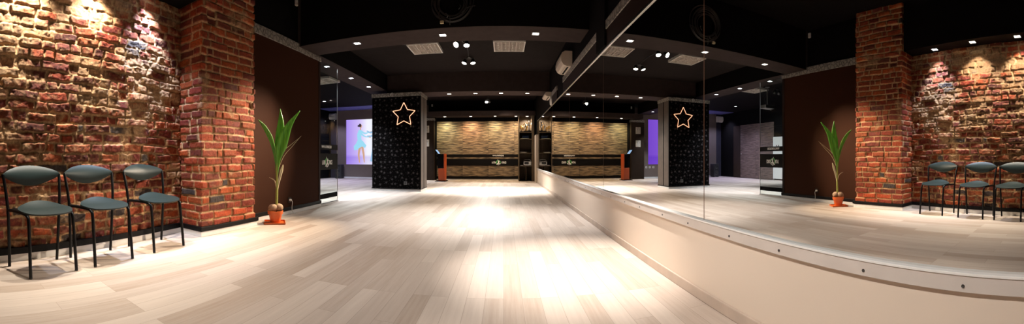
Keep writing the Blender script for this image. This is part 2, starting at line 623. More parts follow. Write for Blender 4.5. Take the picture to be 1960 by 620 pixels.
def thing(name, label, cat, loc=(0, 0, 0), rz=0.0, group=None):
    o = bpy.data.objects.new(name, None)
    o.empty_display_size = 0.1
    C.objects.link(o)
    o.location = loc
    o.rotation_euler = (0, 0, rz)
    return tag(o, label, cat, group)

def struct(name, mb, mat, smooth=None):
    o = mb.build(name, mat, None, smooth)
    o['kind'] = 'structure'
    return o

def copy_tree(o, parent=None):
    c = o.copy()
    C.objects.link(c)
    if parent is not None:
        c.parent = parent
    for ch in list(o.children):
        copy_tree(ch, c)
    return c

def spot(parent, loc, aim, L, size=0.03):
    """the light that a lamp gives off, parented to that lamp"""
    d = bpy.data.lights.new('spot_light', 'SPOT')
    d.energy, d.spot_size, d.spot_blend = L[0], math.radians(L[1]), L[2]
    d.color = L[3]
    d.shadow_soft_size = size
    o = bpy.data.objects.new('spot_light', d)
    C.objects.link(o)
    o.parent = parent
    o.location = loc
    o.rotation_euler = Vector(aim).to_track_quat('-Z', 'Y').to_euler()
    return o

def text_mesh(name, body, size, mat, parent, M4, width=None, bold=0.0):
    cu = bpy.data.curves.new(name, 'FONT')
    cu.body = body
    cu.size = size
    cu.align_x = 'CENTER'
    cu.align_y = 'CENTER'
    cu.extrude = 0.0015
    cu.offset = bold
    t = bpy.data.objects.new(name + '_curve', cu)
    C.objects.link(t)
    dg = bpy.context.evaluated_depsgraph_get()
    me = bpy.data.meshes.new_from_object(t.evaluated_get(dg))
    bpy.data.objects.remove(t)
    if width:
        xs = [v.co.x for v in me.vertices]
        k = width / (max(xs) - min(xs))
        for v in me.vertices:
            v.co.x *= k
    me.transform(M4)
    me.materials.clear()
    me.materials.append(mat)
    o = bpy.data.objects.new(name, me)
    C.objects.link(o)
    o.parent = parent
    return o

# ------------------------------------------------------------------ the room
XM = 1.2                 # plane of the mirrors
ZS = 2.72                # underside of the lowered soffits and the first beam
ZH = 3.52                # high ceiling over the camera
ZB = 3.146               # ceiling of the bays behind
XW = -3.212              # brown panelled wall
YB = 14.2                # end wall
YBACK = -2.6

struct('floor', MB().box(-7.6, 1.3, YBACK - .1, YB + .1, -0.08, 0.0), M['floor'])
struct('ceiling', MB().box(-4.2, 1.3, YBACK - .1, 5.04, ZH, ZH + .1), M['ceil'])
struct('ceiling', MB().box(-3.2, 1.3, 5.58, YB + .1, ZB, ZB + .1), M['bay'])
struct('ceiling', MB().box(-7.6, -3.66, 4.9, YB + .1, 2.95, 3.05), M['ceil'])
struct('ceiling_beam', MB().box(-3.15, 1.3, 5.0, 5.6, ZS, ZH + .1), M['beam'])
struct('shade_sheet', MB().box(-3.15, 1.3, 4.992, 5.0, ZS + .002, ZH), M['black'])  # added black sheet, paints the shade on the beam's near face
struct('shade_sheet', MB().box(-3.15, -3.142, 5.6, YB, ZS + .002, ZH), M['black'])  # same painted shade along the side of the long soffit
struct('ceiling_beam', MB().box(-3.15, 1.3, 9.4, 10.1, 2.632, ZB + .1), M['beam'])
struct('ceiling_soffit', MB().box(-3.72, -3.15, 5.0, YB, ZS, ZH + .1), M['beam'])
struct('ceiling_soffit', MB().box(-3.15, 1.25, 13.6, YB, 2.475, 2.66), M['beam'])
# soffit over the brick wall, following its slant
def bw_x(y): return -3.56 - 0.163 * (y - 3.6)
struct('ceiling_soffit', MB().prism([(bw_x(YBACK) - .3, YBACK), (bw_x(YBACK) + .34, YBACK), (bw_x(2.72) + .34, 2.72), (bw_x(2.72) - .3, 2.72)],
                                    lambda a, b, h: (a, b, 2.70 + h), ZH + .05 - 2.70), M['ceil'])
struct('ceiling_soffit', MB().box(-7.4, -3.72, 13.2, YB, 2.93, 2.96), plain('soffit_blue_glow', (.09, .09, .30), .8))  # added slab, the ceiling's blue glow is painted into its colour
# walls
struct('wall_back', MB().box(-3.0, 1.3, YB, YB + .1, 0, ZB + .1), M['black'])
struct('wall_back', MB().box(-7.10, -3.0, YB, YB + .1, 0, 3.0), M['grey_wall'])
struct('wall_back', MB().box(-7.6, -7.10, YB, YB + .1, 0, 3.0), M['purple_cloth'])
struct('wall_left', MB().box(-7.5, -7.38, 4.9, YB + .1, 0, 3.0), M['black'])
struct('wall_left', MB().box(-7.5, -3.36, 4.9, 5.0, 0, 3.0), M['black'])
struct('wall_left', MB().box(-3.36, XW, 3.6, 5.72, 0, ZH), M['black'])
struct('wall_rear', MB().box(-3.2, 1.3, YBACK - .1, YBACK, 0, ZH), M['black'])
struct('wall_right', MB().box(XM + .008, XM + .1, YBACK, YB, 0, ZH), M['black'])
struct('wall_right', MB().box(XM - .004, XM + .008, YBACK, 12.8, 0, .446), M['dado'])
struct('wall_right', MB().box(XM - .01, XM + .008, YBACK, 4.06, 2.215, 2.405), M['brown'])
struct('wall_right', MB().box(XM - .01, XM + .008, 4.44, 7.16, 2.215, 2.405), M['brown'])
struct('wall_right', MB().box(XM - .01, XM + .008, 8.0, 8.85, 2.215, 2.405), M['brown'])
struct('wall_right', MB().box(XM - .035, XM + .008, 4.06, 4.44, 2.215, 3.5), M['black'])
for a, b in ((YBACK, 4.06), (4.44, 7.16), (8.0, 8.85)):
    struct('trim_1', MB().box(XM - .022, XM + .008, a, b, 2.405, 2.51, .004), M['frieze'])
# brown ribbed cladding with its frieze
struct('wall_left', MB().box(XW - .002, XW + .012, 3.60, 5.67, .115, 2.64), M['ribbed'])
struct('trim_2', MB().box(XW - .01, XW + .03, 3.60, 5.66, 2.64, 2.775, .004), M['frieze'])
struct('trim_2', MB().box(XW - .05, XW + .034, 5.67, 5.745, 2.64, 2.775, .004), M['frieze'])
struct('trim_3', MB().box(XW - .15, XW + .02, 5.67, 5.735, .06, 2.64, .005), M['brown'])
# skirtings: a black strip over a pale one
struct('baseboard_left', MB().box(XW - .01, XW + .022, 3.60, 5.77, .060, .118, .004), M['blackskirt'])
struct('baseboard_left', MB().box(XW - .01, XW + .016, 3.60, 5.77, 0, .060, .003), M['skirt'])
def slant(x0, x1, z0, z1):
    return MB().prism([(bw_x(YBACK) + x0, YBACK), (bw_x(YBACK) + x1, YBACK), (bw_x(2.74) + x1, 2.74), (bw_x(2.74) + x0, 2.74)],
                      lambda a, b, h: (a, b, z0 + h), z1 - z0)
struct('baseboard_left', slant(-.05, .030, .060, .115), M['blackskirt'])
struct('baseboard_left', slant(-.05, .024, 0, .060), M['skirt'])
PX, PY0, PY1 = -3.035, 2.73, 3.68
struct('baseboard_left', MB().box(-3.46, PX + .022, PY0 - .022, PY1 + .05, .060, .112, .004), M['blackskirt'])
struct('baseboard_left', MB().box(-3.46, PX + .014, PY0 - .014, PY1 + .03, 0, .060, .003), M['skirt'])
struct('baseboard_right', MB().box(XM - .020, XM - .004, YBACK, 12.8, 0, .068, .004), M['skirt_wood'])
struct('baseboard_back', MB().box(-7.1, -3.3, YB - .015, YB, 0, .06, .003), M['skirt'])
struct('baseboard_back', MB().box(-2.66, .6, YB - .04, YB, 0, .045, .003), M['skirt'])
struct('baseboard_back', MB().box(-2.66, .6, YB - .045, YB, .06, .145, .003), M['blackskirt'])

# ------------------------------------------------------------------ brickwork
def vnoise(x, y, seed):
    rs = np.random.RandomState(seed).rand(256, 256)
    xi = np.floor(x).astype(int); yi = np.floor(y).astype(int)
    fx = x - xi; fy = y - yi
    fx = fx * fx * (3 - 2 * fx); fy = fy * fy * (3 - 2 * fy)
    g = lambda a, b: rs[a % 256, b % 256]
    return (g(xi, yi) * (1 - fx) + g(xi + 1, yi) * fx) * (1 - fy) + (g(xi, yi + 1) * (1 - fx) + g(xi + 1, yi + 1) * fx) * fy

def fbm(x, y, seed, octv=4):
    s, a, t = 0, 1.0, 0
    for k in range(octv):
        s = s + a * vnoise(x * 2 ** k + 17.3 * k, y * 2 ** k + 5.1 * k, seed + k)
        t += a
        a *= 0.55
    return s / t - 0.5

def sstep(a, b, x):
    t = np.clip((x - a) / (b - a), 0, 1)
    return t * t * (3 - 2 * t)

PAL = np.array([(.36, .070, .022), (.42, .098, .030), (.30, .050, .020), (.22, .038, .020), (.24, .050, .022),
                (.17, .040, .022), (.36, .100, .040), (.44, .110, .034), (.30, .062, .024)])

def brick_field(U, Z, pitch, rough, seed, smear, stretcher=.255, header=.125, dark=0.0, gain=.75, lime=1.0, limed=0.0):
    rng = np.random.RandomState(seed)
    u = U + rough * .020 * fbm(U * 5, Z * 5, seed + 1, 3) + rough * .02 * fbm(U * 16, Z * 16, seed + 2, 2)
    z = Z + rough * .026 * fbm(U * 3.2, Z * 4, seed + 3, 3) + rough * .014 * fbm(U * 13, Z * 15, seed + 4, 2)
    row = np.floor(z / pitch).astype(int)
    v = z - row * pitch
    left = np.zeros_like(u); right = np.zeros_like(u); bid = np.zeros(u.shape, int)
    umin, umax = u.min() - 1, u.max() + 1
    for r in range(row.min(), row.max() + 1):
        m = row == r
        if not m.any():
            continue
        e = [umin - rng.rand() * .3]
        while e[-1] < umax:
            p = rng.rand()
            L = stretcher if p < .62 else header
            e.append(e[-1] + L * (1 + .14 * rng.randn() * min(rough, 1)))
        e = np.array(e)
        k = np.clip(np.searchsorted(e, u[m]) - 1, 0, len(e) - 2)
        left[m] = u[m] - e[k]; right[m] = e[k + 1] - u[m]
        bid[m] = (r - row.min()) * 400 + k
    nb = bid.max() + 1
    rb = np.random.RandomState(seed + 50).rand(nb, 8)
    R = rb[bid]
    de = np.minimum(np.minimum(left, right), np.minimum(v, pitch - v))
    gap = .0030 + .0045 * R[..., 5] * rough
    chip = rough * .009 * fbm(U * 30, Z * 30, seed + 7, 3)
    mask = sstep(0.0, .008 + .002 * rough, de - gap + chip)
    depth = (R[..., 0] - .5) * .026 * rough
    depth = np.where(R[..., 6] < .05 * rough, depth - .020, depth)
    tilt = ((v / pitch - .5) * (R[..., 1] - .5) * .016 + (left - right) * (R[..., 2] - .5) * .05) * rough
    pits = rough * .013 * fbm(U * 24, Z * 28, seed + 9, 4)
    mort = -.017 + .022 * rough * fbm(U * 26, Z * 26, seed + 11, 4)
    h = mask * (depth + tilt + pits) + (1 - mask) * np.minimum(mort, .004)
    # colour: burnt bricks, mortar and old lime smeared over both
    ci = (R[..., 3] * len(PAL)).astype(int) % len(PAL)
    col = PAL[ci] * np.array([1, .74, .38]) * gain * (0.8 + .4 * R[..., 4])[..., None]
    blk = (R[..., 7] < .04 + dark)[..., None]
    col = np.where(blk, np.array([.045, .032, .030]), col)
    n = fbm(U * 14, Z * 18, seed + 21, 4)[..., None]
    col = col * (1 + .7 * n)
    mc = np.array([.38, .25, .130]) * lime * (1 + .5 * fbm(U * 20, Z * 20, seed + 23, 3)[..., None])
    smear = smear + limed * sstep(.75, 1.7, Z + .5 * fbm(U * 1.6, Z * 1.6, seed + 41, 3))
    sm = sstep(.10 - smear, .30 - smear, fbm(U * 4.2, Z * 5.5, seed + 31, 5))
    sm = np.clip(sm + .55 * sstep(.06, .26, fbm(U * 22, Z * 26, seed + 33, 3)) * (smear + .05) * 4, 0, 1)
    k = np.clip(1 - mask * (1 - .72 * sm), 0, 1)[..., None]
    col = col * (1 - k) + mc * k
    h = h + .010 * rough * sm * mask * fbm(U * 18, Z * 18, seed + 35, 3)
    return h, np.clip(col, .01, .9)

def brick_mesh(name, pos, nrm, us, zs, h, col):
    nu, nz = len(us), len(zs)
    P = pos[:, None, :] + nrm[:, None, :] * h[..., None]
    P[..., 2] = zs[None, :]
    me = bpy.data.meshes.new(name)
    idx = np.arange(nu * nz).reshape(nu, nz)
    q = np.stack([idx[:-1, :-1], idx[1:, :-1], idx[1:, 1:], idx[:-1, 1:]], -1).reshape(-1, 4)
    me.vertices.add(nu * nz)
    me.vertices.foreach_set('co', P.reshape(-1).astype(np.float32))
    me.loops.add(q.size)
    me.loops.foreach_set('vertex_index', q.reshape(-1).astype(np.int32))
    me.polygons.add(len(q))
    me.polygons.foreach_set('loop_start', (np.arange(len(q)) * 4).astype(np.int32))
    me.polygons.foreach_set('use_smooth', np.ones(len(q), bool))
    me.update(calc_edges=True)
    at = me.color_attributes.new('brick_color', 'FLOAT_COLOR', 'POINT')
    c4 = np.ones((nu * nz, 4), np.float32)
    c4[:, :3] = col.reshape(-1, 3)
    at.data.foreach_set('color', c4.reshape(-1))
    me.materials.append(M['brick'])
    o = bpy.data.objects.new(name, me)
    C.objects.link(o)
    o['kind'] = 'structure'
    return o

# rugged slanted wall behind the chairs
ys = np.concatenate([np.arange(YBACK, 0.2, .03), np.arange(0.2, 2.79, .0075)])
zs = np.arange(0.05, 2.75, .0075)
nl = math.hypot(1, .163)
us = ys * nl
pos = np.stack([-3.56 - .163 * (ys - 3.6), ys, 0 * ys], 1)
nrm = np.tile(np.array([[1 / nl, .163 / nl, 0]]), (len(ys), 1))
U, Zg = np.meshgrid(us, zs, indexing='ij')
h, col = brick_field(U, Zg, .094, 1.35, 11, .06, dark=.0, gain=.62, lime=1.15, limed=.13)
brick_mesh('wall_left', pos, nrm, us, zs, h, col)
# the brick pillar: near face, long face, far return, wrapped round rounded corners
path, nn = [], []
rc = .018
def seg(p, q, n, st):
    k = max(2, int(math.hypot(q[0] - p[0], q[1] - p[1]) / st))
    for i in range(k):
        t = i / k
        path.append((p[0] + (q[0] - p[0]) * t, p[1] + (q[1] - p[1]) * t)); nn.append(n)
def arc(c, a0, a1):
    for i in range(5):
        a = a0 + (a1 - a0) * i / 5
        path.append((c[0] + rc * math.cos(a), c[1] + rc * math.sin(a))); nn.append((math.cos(a), math.sin(a)))
seg((-3.50, PY0), (PX - rc, PY0), (0, -1), .0075)
arc((PX - rc, PY0 + rc), -PI / 2, 0)
seg((PX, PY0 + rc), (PX, PY1 - rc), (1, 0), .0075)
arc((PX - rc, PY1 - rc), 0, PI / 2)
seg((PX - rc, PY1), (-3.30, PY1), (0, 1), .015)
path = np.array(path); nn = np.array(nn)
us = np.concatenate([[0], np.cumsum(np.hypot(*np.diff(path, axis=0).T))])
zs = np.arange(0.05, ZH + .01, .0085)
pos = np.concatenate([path, np.zeros((len(path), 1))], 1)
nrm = np.concatenate([nn, np.zeros((len(nn), 1))], 1)
U, Zg = np.meshgrid(us, zs, indexing='ij')
h, col = brick_field(U, Zg, .0905, .80, 23, -.03, dark=-.025, gain=.80, lime=1.35)
brick_mesh('brick_pillar', pos, nrm, us, zs, h, col)

# ------------------------------------------------------------------ column with the neon star
CX0, CX1, CY0, CY1, CZ = -3.535, -2.17, 9.258, 10.0, 2.632
struct('column', MB().box(CX0, CX1, CY0 + .004, CY1, .105, CZ), M['brown'])
struct('column', MB().box(CX0 + .004, -3.115, CY0, CY0 + .02, .06, 2.53), M['wallpaper'])
struct('column', MB().box(-3.105, CX1 - .03, CY0, CY0 + .02, .06, 2.53), M['wallpaper'])
struct('column', MB().box(-3.115, -3.105, CY0 + .003, CY0 + .02, .06, 2.53), M['black'])
struct('column', MB().box(CX1 - .03, CX1 + .004, CY0, CY0 + .02, .06, 2.53), M['black'])
struct('column', MB().box(CX1 - .01, CX1 + .010, CY0 + .33, CY0 + .37, .06, 2.53), M['black'])
struct('column', MB().box(CX1 - .01, CX1 + .006, CY0 + .02, CY1, .06, 2.53), plain('column_side', (0.07, 0.053, 0.043), 0.6))
struct('trim_4', MB().box(CX0 - .015, CX1 + .02, CY0 - .02, CY1 + .01, 2.53, CZ - .001, .004), M['frieze'])
struct('trim_5', MB().box(CX0 - .015, CX1 + .015, CY0 - .018, CY1 + .012, .050, .072, .003), M['blackskirt'])
struct('trim_5', MB().box(CX0 - .008, CX1 + .010, CY0 - .012, CY1 + .008, 0, .050, .003), M['skirt'])

def star_pts(R, r, cx, cz, y):
    out = []
    for i in range(10):
        a = PI / 2 + i * PI / 5
        q = R if i % 2 == 0 else r
        out.append((cx + q * math.cos(a), y, cz + q * math.sin(a)))
    return out
st = thing('neon_star', 'glowing orange neon star hung on the flowered black column', 'neon sign', (-2.62, CY0 - .04, 2.035))
sp_ = star_pts(.325, .165, 0, 0, 0)
fine = []
for i in range(10):
    a, b = Vector(sp_[i]), Vector(sp_[(i + 1) % 10])
    fine += [a.lerp(b, t) for t in (.06, .35, .65, .94)]
MB().tube(fine, .0075, 8, 2, True).build('neon_tube', M['neon'], st, 60)
MB().tube([(p[0], .008, p[2]) for p in fine], .0125, 8, 2, True).build('tube_base', M['neon_base'], st, 60)
for i in range(0, 10, 2):
    p = sp_[i + 1]
    MB().tube([(p[0], 0, p[2]), (p[0], .042, p[2])], .006, 6).build('standoff', M['white'], st)
MB().tube([(.18, 0, -.25), (.19, .02, -.29), (.185, .036, -.33)], .004, 6, 4).build('lead', M['dry'], st)

# ------------------------------------------------------------------ wooden ripple panels of the end wall
seams = [-2.66, -1.62, -.60, .42, .60]
lab = ['wavy wooden wall panel behind the touch screen stand', 'second wavy wooden wall panel, between the stand and the dancer logo',
       'wavy wooden wall panel behind the dancer logo', 'narrow strip of wavy wooden panel beside the trophy shelves']
for i in range(4):
    o = MB().box(-(seams[i + 1] - seams[i]) / 2 + .003, (seams[i + 1] - seams[i]) / 2 - .003, 0, .028, .155, 2.32, .004).build('wall_panel', M['ripple'])
    o.location = ((seams[i] + seams[i + 1]) / 2, YB - .03, 0)
    tag(o, lab[i], 'wall panel', 'wavy wooden panels of the end wall')

def emblem(parent, B, s):
    """round dancer mark; B maps (a, b, h) to a point"""
    ring = MB()
    def arcs(mb, r0, r1, a0, a1, h):
        n = 28
        poly = [(s * r1 * math.cos(a0 + (a1 - a0) * i / n), s * r1 * math.sin(a0 + (a1 - a0) * i / n)) for i in range(n + 1)]
        poly += [(s * r0 * math.cos(a1 - (a1 - a0) * i / n), s * r0 * math.sin(a1 - (a1 - a0) * i / n)) for i in range(n + 1)]
        mb.prism(poly, lambda a, b, t: B(a, b, h + t), .0012)
    g = MB()
    arcs(g, .52, .84, math.radians(100), math.radians(235), .0)
    arcs(g, .60, .80, math.radians(-20), math.radians(62), .0)
    g.build('green_swirl', M['sign_green'], parent)
    wv = MB()
    arcs(wv, .74, .84, math.radians(235), math.radians(340), .0)
    fig = [[(-.30, 1.02), (-.22, 1.04), (.06, .56), (-.06, .50)],
           [(.04, .62), (.17, .72), (.27, .60), (.17, .48), (.05, .50)],
           [(-.08, .50), (.22, .48), (.30, .20), (.14, .02), (-.10, .02), (-.16, .22)],
           [(.20, .46), (.62, .40), (.63, .32), (.24, .30)],
           [(-.10, .06), (.16, .06), (.44, -.20), (.66, -.62), (.40, -.50), (.22, -.30), (.02, -.36), (-.26, -.62), (-.80, -.80), (-.46, -.40)],
           [(.0, -.30), (.14, -.34), (.02, -.90), (-.16, -.98), (-.08, -.86)]]
    for k, p in enumerate(fig):
        wv.prism([(a * s, b * s) for a, b in p], lambda a, b, t: B(a, b, .0014 + .0003 * k + t), .0010)
    wv.build('dancer_mark', M['sign_white'], parent)

def sign_band(name, label, B, M4, w, z0, z1, kind, cx, tw, th, ew=0):
    """black film band carrying white lettering; B maps (a, z, h)"""
    o = MB().prism([(-w / 2, z0), (w / 2, z0), (w / 2, z1), (-w / 2, z1)], lambda a, b, t: B(a, b, t), .004).build(name, M['sign_black'])
    tag(o, label, 'sign', None)
    return o

# two black bands on the end wall: web address above, dancer logo below
def back_fn(cx, cz, y):
    return lambda a, b, h: (cx + a, y - h, cz + b)
def back_m4(cx, cz, y):
    return Matrix(((1, 0, 0, cx), (0, 0, -1, y), (0, 1, 0, cz), (0, 0, 0, 1)))
yb = YB - .032
band = MB().box(-2.66, .585, yb - .006, yb, .915, 1.013).build('sign_band', M['sign_black'])
tag(band, 'narrow black band with the white web address across the wavy wooden wall', 'sign band', 'black bands of the end wall')
text_mesh('lettering', 'WWW.LATINFORCE.RU', .075, M['sign_white'], band, back_m4(-.215, .967, yb - .0075), .44, .002)
band = MB().box(-2.66, .585, yb - .006, yb, .567, .840).build('sign_band', M['sign_black'])
tag(band, 'broad black band with the round dancer logo across the wavy wooden wall', 'sign band', 'black bands of the end wall')
text_mesh('lettering', 'LATIN', .105, M['sign_white'], band, back_m4(-.385, .692, yb - .0075), .16, .003)
text_mesh('lettering', 'FORCE', .105, M['sign_white'], band, back_m4(.010, .692, yb - .0075), .18, .003)
emblem(band, back_fn(-.205, .70, yb - .0075), .115)

# pilaster with two small prints
struct('pilaster', MB().box(-3.27, -2.70, 13.80, YB, 0, 2.34), M['darkwood'])
struct('pilaster', MB().box(-2.70, -2.665, 13.98, YB, 0, 2.47), M['black'])
struct('trim_6', MB().box(-3.285, -2.685, 13.785, YB, 2.34, 2.43, .004), M['frieze'])
for z, l in ((2.0, 'upper small framed print on the dark pilaster by the lilac screen'), (1.46, 'lower small framed print on the dark pilaster by the lilac screen')):
    t = thing('wall_print', l, 'picture', (-3.0, 13.80, z), 0, 'small prints on the pilaster')
    MB().box(-.105, .105, -.016, 0, -.135, .135, .004).build('frame', M['cream'], t)
    MB().box(-.088, .088, -.019, -.012, -.118, .118).build('print', M['print'], t)

# ------------------------------------------------------------------ projection screen
SX0, SX1, SZ0 = -6.62, -3.62, .60
scr = thing('projection_screen', 'lilac projected picture of two dancers on the taupe wall', 'screen', ((SX0 + SX1) / 2, YB - .012, SZ0))
o = MB().box(-1.5, 1.5, 0, .010, 0, 1.92).build('picture', M['screen'], scr)
def flat(mb, pts, h):
    mb.prism(pts, lambda a, b, t: (a, -h - t, b), .002)
def limb(mb, P, W, h):
    L, R = [], []
    P = [Vector((p[0], p[1], 0)) for p in P]
    n = len(P)
    if n > 2:
        P = catmull(P, 5)
    W = [W[0]] if len(W) == 1 else W
    k = len(P)
    for i, p in enumerate(P):
        a = P[max(i - 1, 0)]; c = P[min(i + 1, k - 1)]
        t = (c - a).normalized(); nn_ = Vector((-t.y, t.x, 0))
        f = i / (k - 1) * (len(W) - 1); j = min(int(f), len(W) - 2) if len(W) > 1 else 0
        wd = W[0] if len(W) == 1 else W[j] + (W[j + 1] - W[j]) * (f - j)
        q = p + nn_ * wd; L.append((q.x, q.y)); q = p - nn_ * wd; R.append((q.x, q.y))
    flat(mb, L + R[::-1], h)
def disc(mb, x, z, rx, rz, h, n=18):
    flat(mb, [(x + rx * math.cos(2 * PI * i / n), z + rz * math.sin(2 * PI * i / n)) for i in range(n)], h)
wx = -.86
for nm, P, W in (('pictured_leg', [(wx + .02, .78), (wx - .05, .45), (wx - .03, .22), (wx - .01, .07)], [.055, .045, .032, .018]),
                 ('pictured_leg', [(wx + .10, .80), (wx + .17, .46), (wx + .19, .25), (wx + .21, .08)], [.055, .045, .032, .018]),
                 ('pictured_neck', [(wx + .03, 1.56), (wx + .03, 1.44)], [.025, .03]),
                 ('pictured_hand', [(wx + .45, 1.36), (wx + .56, 1.40)], [.018, .012]),
                 ('pictured_hand', [(wx + .40, 1.16), (wx + .50, 1.14)], [.018, .012])):
    a = MB(); limb(a, P, W, .001); a.build(nm, M['p_skin'], scr)
a = MB(); disc(a, wx + .045, 1.63, .055, .075, .0015); a.build('pictured_face', M['p_skin'], scr)
a = MB()
limb(a, [(wx + .02, 1.47), (wx - .02, 1.28), (wx - .02, 1.08), (wx + .02, .92)], [.06, .10, .085, .12], .003)
flat(a, [(wx - .12, 1.0), (wx + .14, 1.0), (wx + .30, .80), (wx + .24, .70), (wx + .10, .76), (wx - .02, .70), (wx - .12, .62), (wx - .26, .60), (wx - .28, .78), (wx - .18, .88)], .0035)
limb(a, [(wx + .04, 1.42), (wx + .24, 1.32), (wx + .45, 1.37)], [.04, .032, .022], .004)
limb(a, [(wx + .03, 1.36), (wx + .20, 1.20), (wx + .42, 1.16)], [.04, .03, .022], .004)
a.build('pictured_dress', M['p_dress'], scr)
a = MB()
disc(a, wx + .01, 1.66, .06, .075, .004)
disc(a, wx - .07, 1.64, .035, .04, .0042)
a.build('pictured_hair', M['p_hair'], scr)
px = -.16
a = MB()
limb(a, [(px, 1.50), (px + .02, 1.20), (px + .02, .92)], [.09, .13, .10], .003)
limb(a, [(px - .02, 1.44), (px - .20, 1.34), (px - .38, 1.42)], [.045, .035, .025], .0045)
limb(a, [(px - .02, 1.34), (px - .16, 1.20), (px - .36, 1.20)], [.045, .035, .025], .0045)
limb(a, [(px - .02, .95), (px - .08, .55), (px - .14, .12)], [.09, .07, .09], .0035)
limb(a, [(px + .06, .95), (px + .14, .55), (px + .20, .10)], [.09, .07, .07], .0035)
a.build('pictured_suit', M['p_shirt'], scr)
a = MB(); disc(a, px - .01, 1.66, .06, .085, .003); limb(a, [(px, 1.58), (px, 1.49)], [.03, .035], .002)
a.build('pictured_face', M['p_skin'], scr)
a = MB(); disc(a, px + .012, 1.71, .062, .06, .004)
a.build('pictured_hair', M['p_hair'], scr)

def floor_speaker(x, y, w_, d_, h_, label):
    t = thing('loudspeaker', label, 'loudspeaker', (x, y, 0), 0)
    MB().box(-w_ / 2, w_ / 2, -d_ / 2, d_ / 2, .012, h_, .008).build('cabinet', M['speaker'], t)
    for z, r in ((h_ * .33, w_ * .36), (h_ * .72, w_ * .24)):
        m4 = Matrix.Translation((0, -d_ / 2, z)) @ Matrix.Rotation(PI / 2, 4, 'X')
        MB().lathe([(r, -.002), (r, .010), (r * .86, .012), (r * .8, .004), (r * .35, -.0005), (r * .3, .006), (.002, .010)], 24, mat=m4).build('woofer' if r > w_ * .3 else 'tweeter', M['steel'], t, 40)
    for sx in (-1, 1):
        MB().box(sx * w_ * .36 - .02, sx * w_ * .36 + .02, -d_ * .35, d_ * .35, 0, .014).build('foot', M['black'], t)
floor_speaker(-6.78, 13.85, .28, .30, .60, 'black floor loudspeaker under the edge of the projected dancers')

# touch screen stand in front of the wooden wall
k = thing('touch_screen_stand', 'red and black touch screen stand before the wavy wooden wall', 'kiosk', (-2.34, 13.42, 0), math.radians(-8))
MB().box(-.20, .20, -.20, .20, 0, .025, .006).build('base', M['black'], k)
MB().box(-.085, .165, -.12, .12, .025, .49, .008).build('lower_box', M['kiosk_red'], k)
MB().box(-.125, .128, -.11, .11, .49, 1.02, .008).build('upper_body', M['black'], k)
MB().box(.128, .168, -.12, .12, .49, 1.035, .006).build('side_panel', M['kiosk_red'], k)
m4 = Matrix.Translation((-.13, -.08, 1.10)) @ Matrix.Rotation(math.radians(-38), 4, 'Y')
h_ = MB().mbox(m4, .03, .26, .24, .006).build('screen_housing', M['black'], k)
m5 = Matrix.Translation((-.13, -.08, 1.10)) @ Matrix.Rotation(math.radians(-38), 4, 'Y') @ Matrix.Translation((.0165, 0, 0))
MB().mbox(m5, .003, .22, .19).build('touch_screen', M['kscreen'], h_)
MB().lathe([(.012, 0), (.012, .01), (.004, .014)], 12, mat=Matrix.Translation((.03, -.122, .47)) @ Matrix.Rotation(PI / 2, 4, 'X')).build('lock', M['alu'], k)

# ------------------------------------------------------------------ trophy shelves in the corner
SHX0, SHX1, SHY0, SHY1 = .57, 1.12, 13.52, 14.15
s = thing('shelf_unit', 'tall dark wooden corner shelf unit holding trophies and boxes', 'shelves', (0, 0, 0))
MB().box(SHX0, SHX0 + .025, SHY0 + .02, SHY1, 0, 2.475, .002).build('side_panel', M['shelfwood'], s)
MB().box(SHX1 - .06, SHX1 + .03, SHY0 - .02, SHY1, 0, 2.475, .002).build('side_panel', M['shelfwood'], s)
MB().box(SHX0 + .025, SHX1 - .06, SHY1 - .02, SHY1, .02, 2.475).build('back_panel', M['shelfwood'], s)
for z in (.58, 1.07, 1.60, 1.86):
    MB().box(SHX0 + .025, SHX1 - .06, SHY0, SHY1 - .02, z - .025, z, .002).build('shelf', M['shelfwood'], s)
MB().box(SHX0 + .27, SHX0 + .285, SHY0 + .10, SHY1 - .02, .02, .555).build('divider', M['shelfwood'], s)
def cup(x, y, z, h, label, m, cat='trophy', fig=False):
    t = thing('trophy', label, cat, (x, y, z), 0, 'trophies on the top shelf')
    r = h * .2
    MB().lathe([(r, 0), (r, h * .14), (r * .8, h * .16)], 20).build('base', M['black'], t, 40)
    if fig:
        MB().lathe([(r * .35, h * .15), (r * .30, h * .35), (r * .55, h * .50), (r * .75, h * .66), (r * .42, h * .78), (r * .28, h * .82), (r * .42, h * .90), (r * .30, h * .98), (.001, h)], 18).build('figure', m, t, 60)
        for sx in (-1, 1):
            MB().tube([(sx * r * .55, 0, h * .70), (sx * r * 1.2, 0, h * .80), (sx * r * .9, 0, h * .98)], r * .14, 8, 4).build('arm', m, t, 60)
    else:
        MB().lathe([(r * .3, h * .15), (r * .18, h * .40), (r * .5, h * .50), (r * .95, h * .72), (r * 1.1, h * .98), (r * 1.0, h), (r * .85, h * .74), (r * .1, h * .56)], 20).build('bowl', m, t, 50)
        for sx in (-1, 1):
            MB().tube([(sx * r * .95, 0, h * .90), (sx * r * 1.5, 0, h * .84), (sx * r * 1.3, 0, h * .66), (sx * r * .62, 0, h * .58)], r * .10, 6, 4).build('handle', m, t, 60)
cup(.665, 13.72, 1.86, .24, 'small gold cup beside the inner edge of the top trophy shelf', M['gold'])
cup(.745, 13.86, 1.86, .20, 'low gold cup set back on the top trophy shelf', M['gold'])
cup(.825, 13.70, 1.86, .32, 'silver figure trophy in the middle of the top shelf', M['silver'], fig=True)
cup(.885, 13.95, 1.86, .38, 'taller gold figure trophy behind the silver one', M['gold'], fig=True)
cup(.965, 13.72, 1.86, .42, 'tallest figure trophy beside the shelf unit side board', M['silver'], fig=True)
t = thing('storage_box', 'dark blue box on the second shelf under the trophies', 'box', (.84, 13.84, 1.60))
MB().box(-.12, .12, -.10, .10, 0, .13, .004).build('body', M['blue_box'], t)
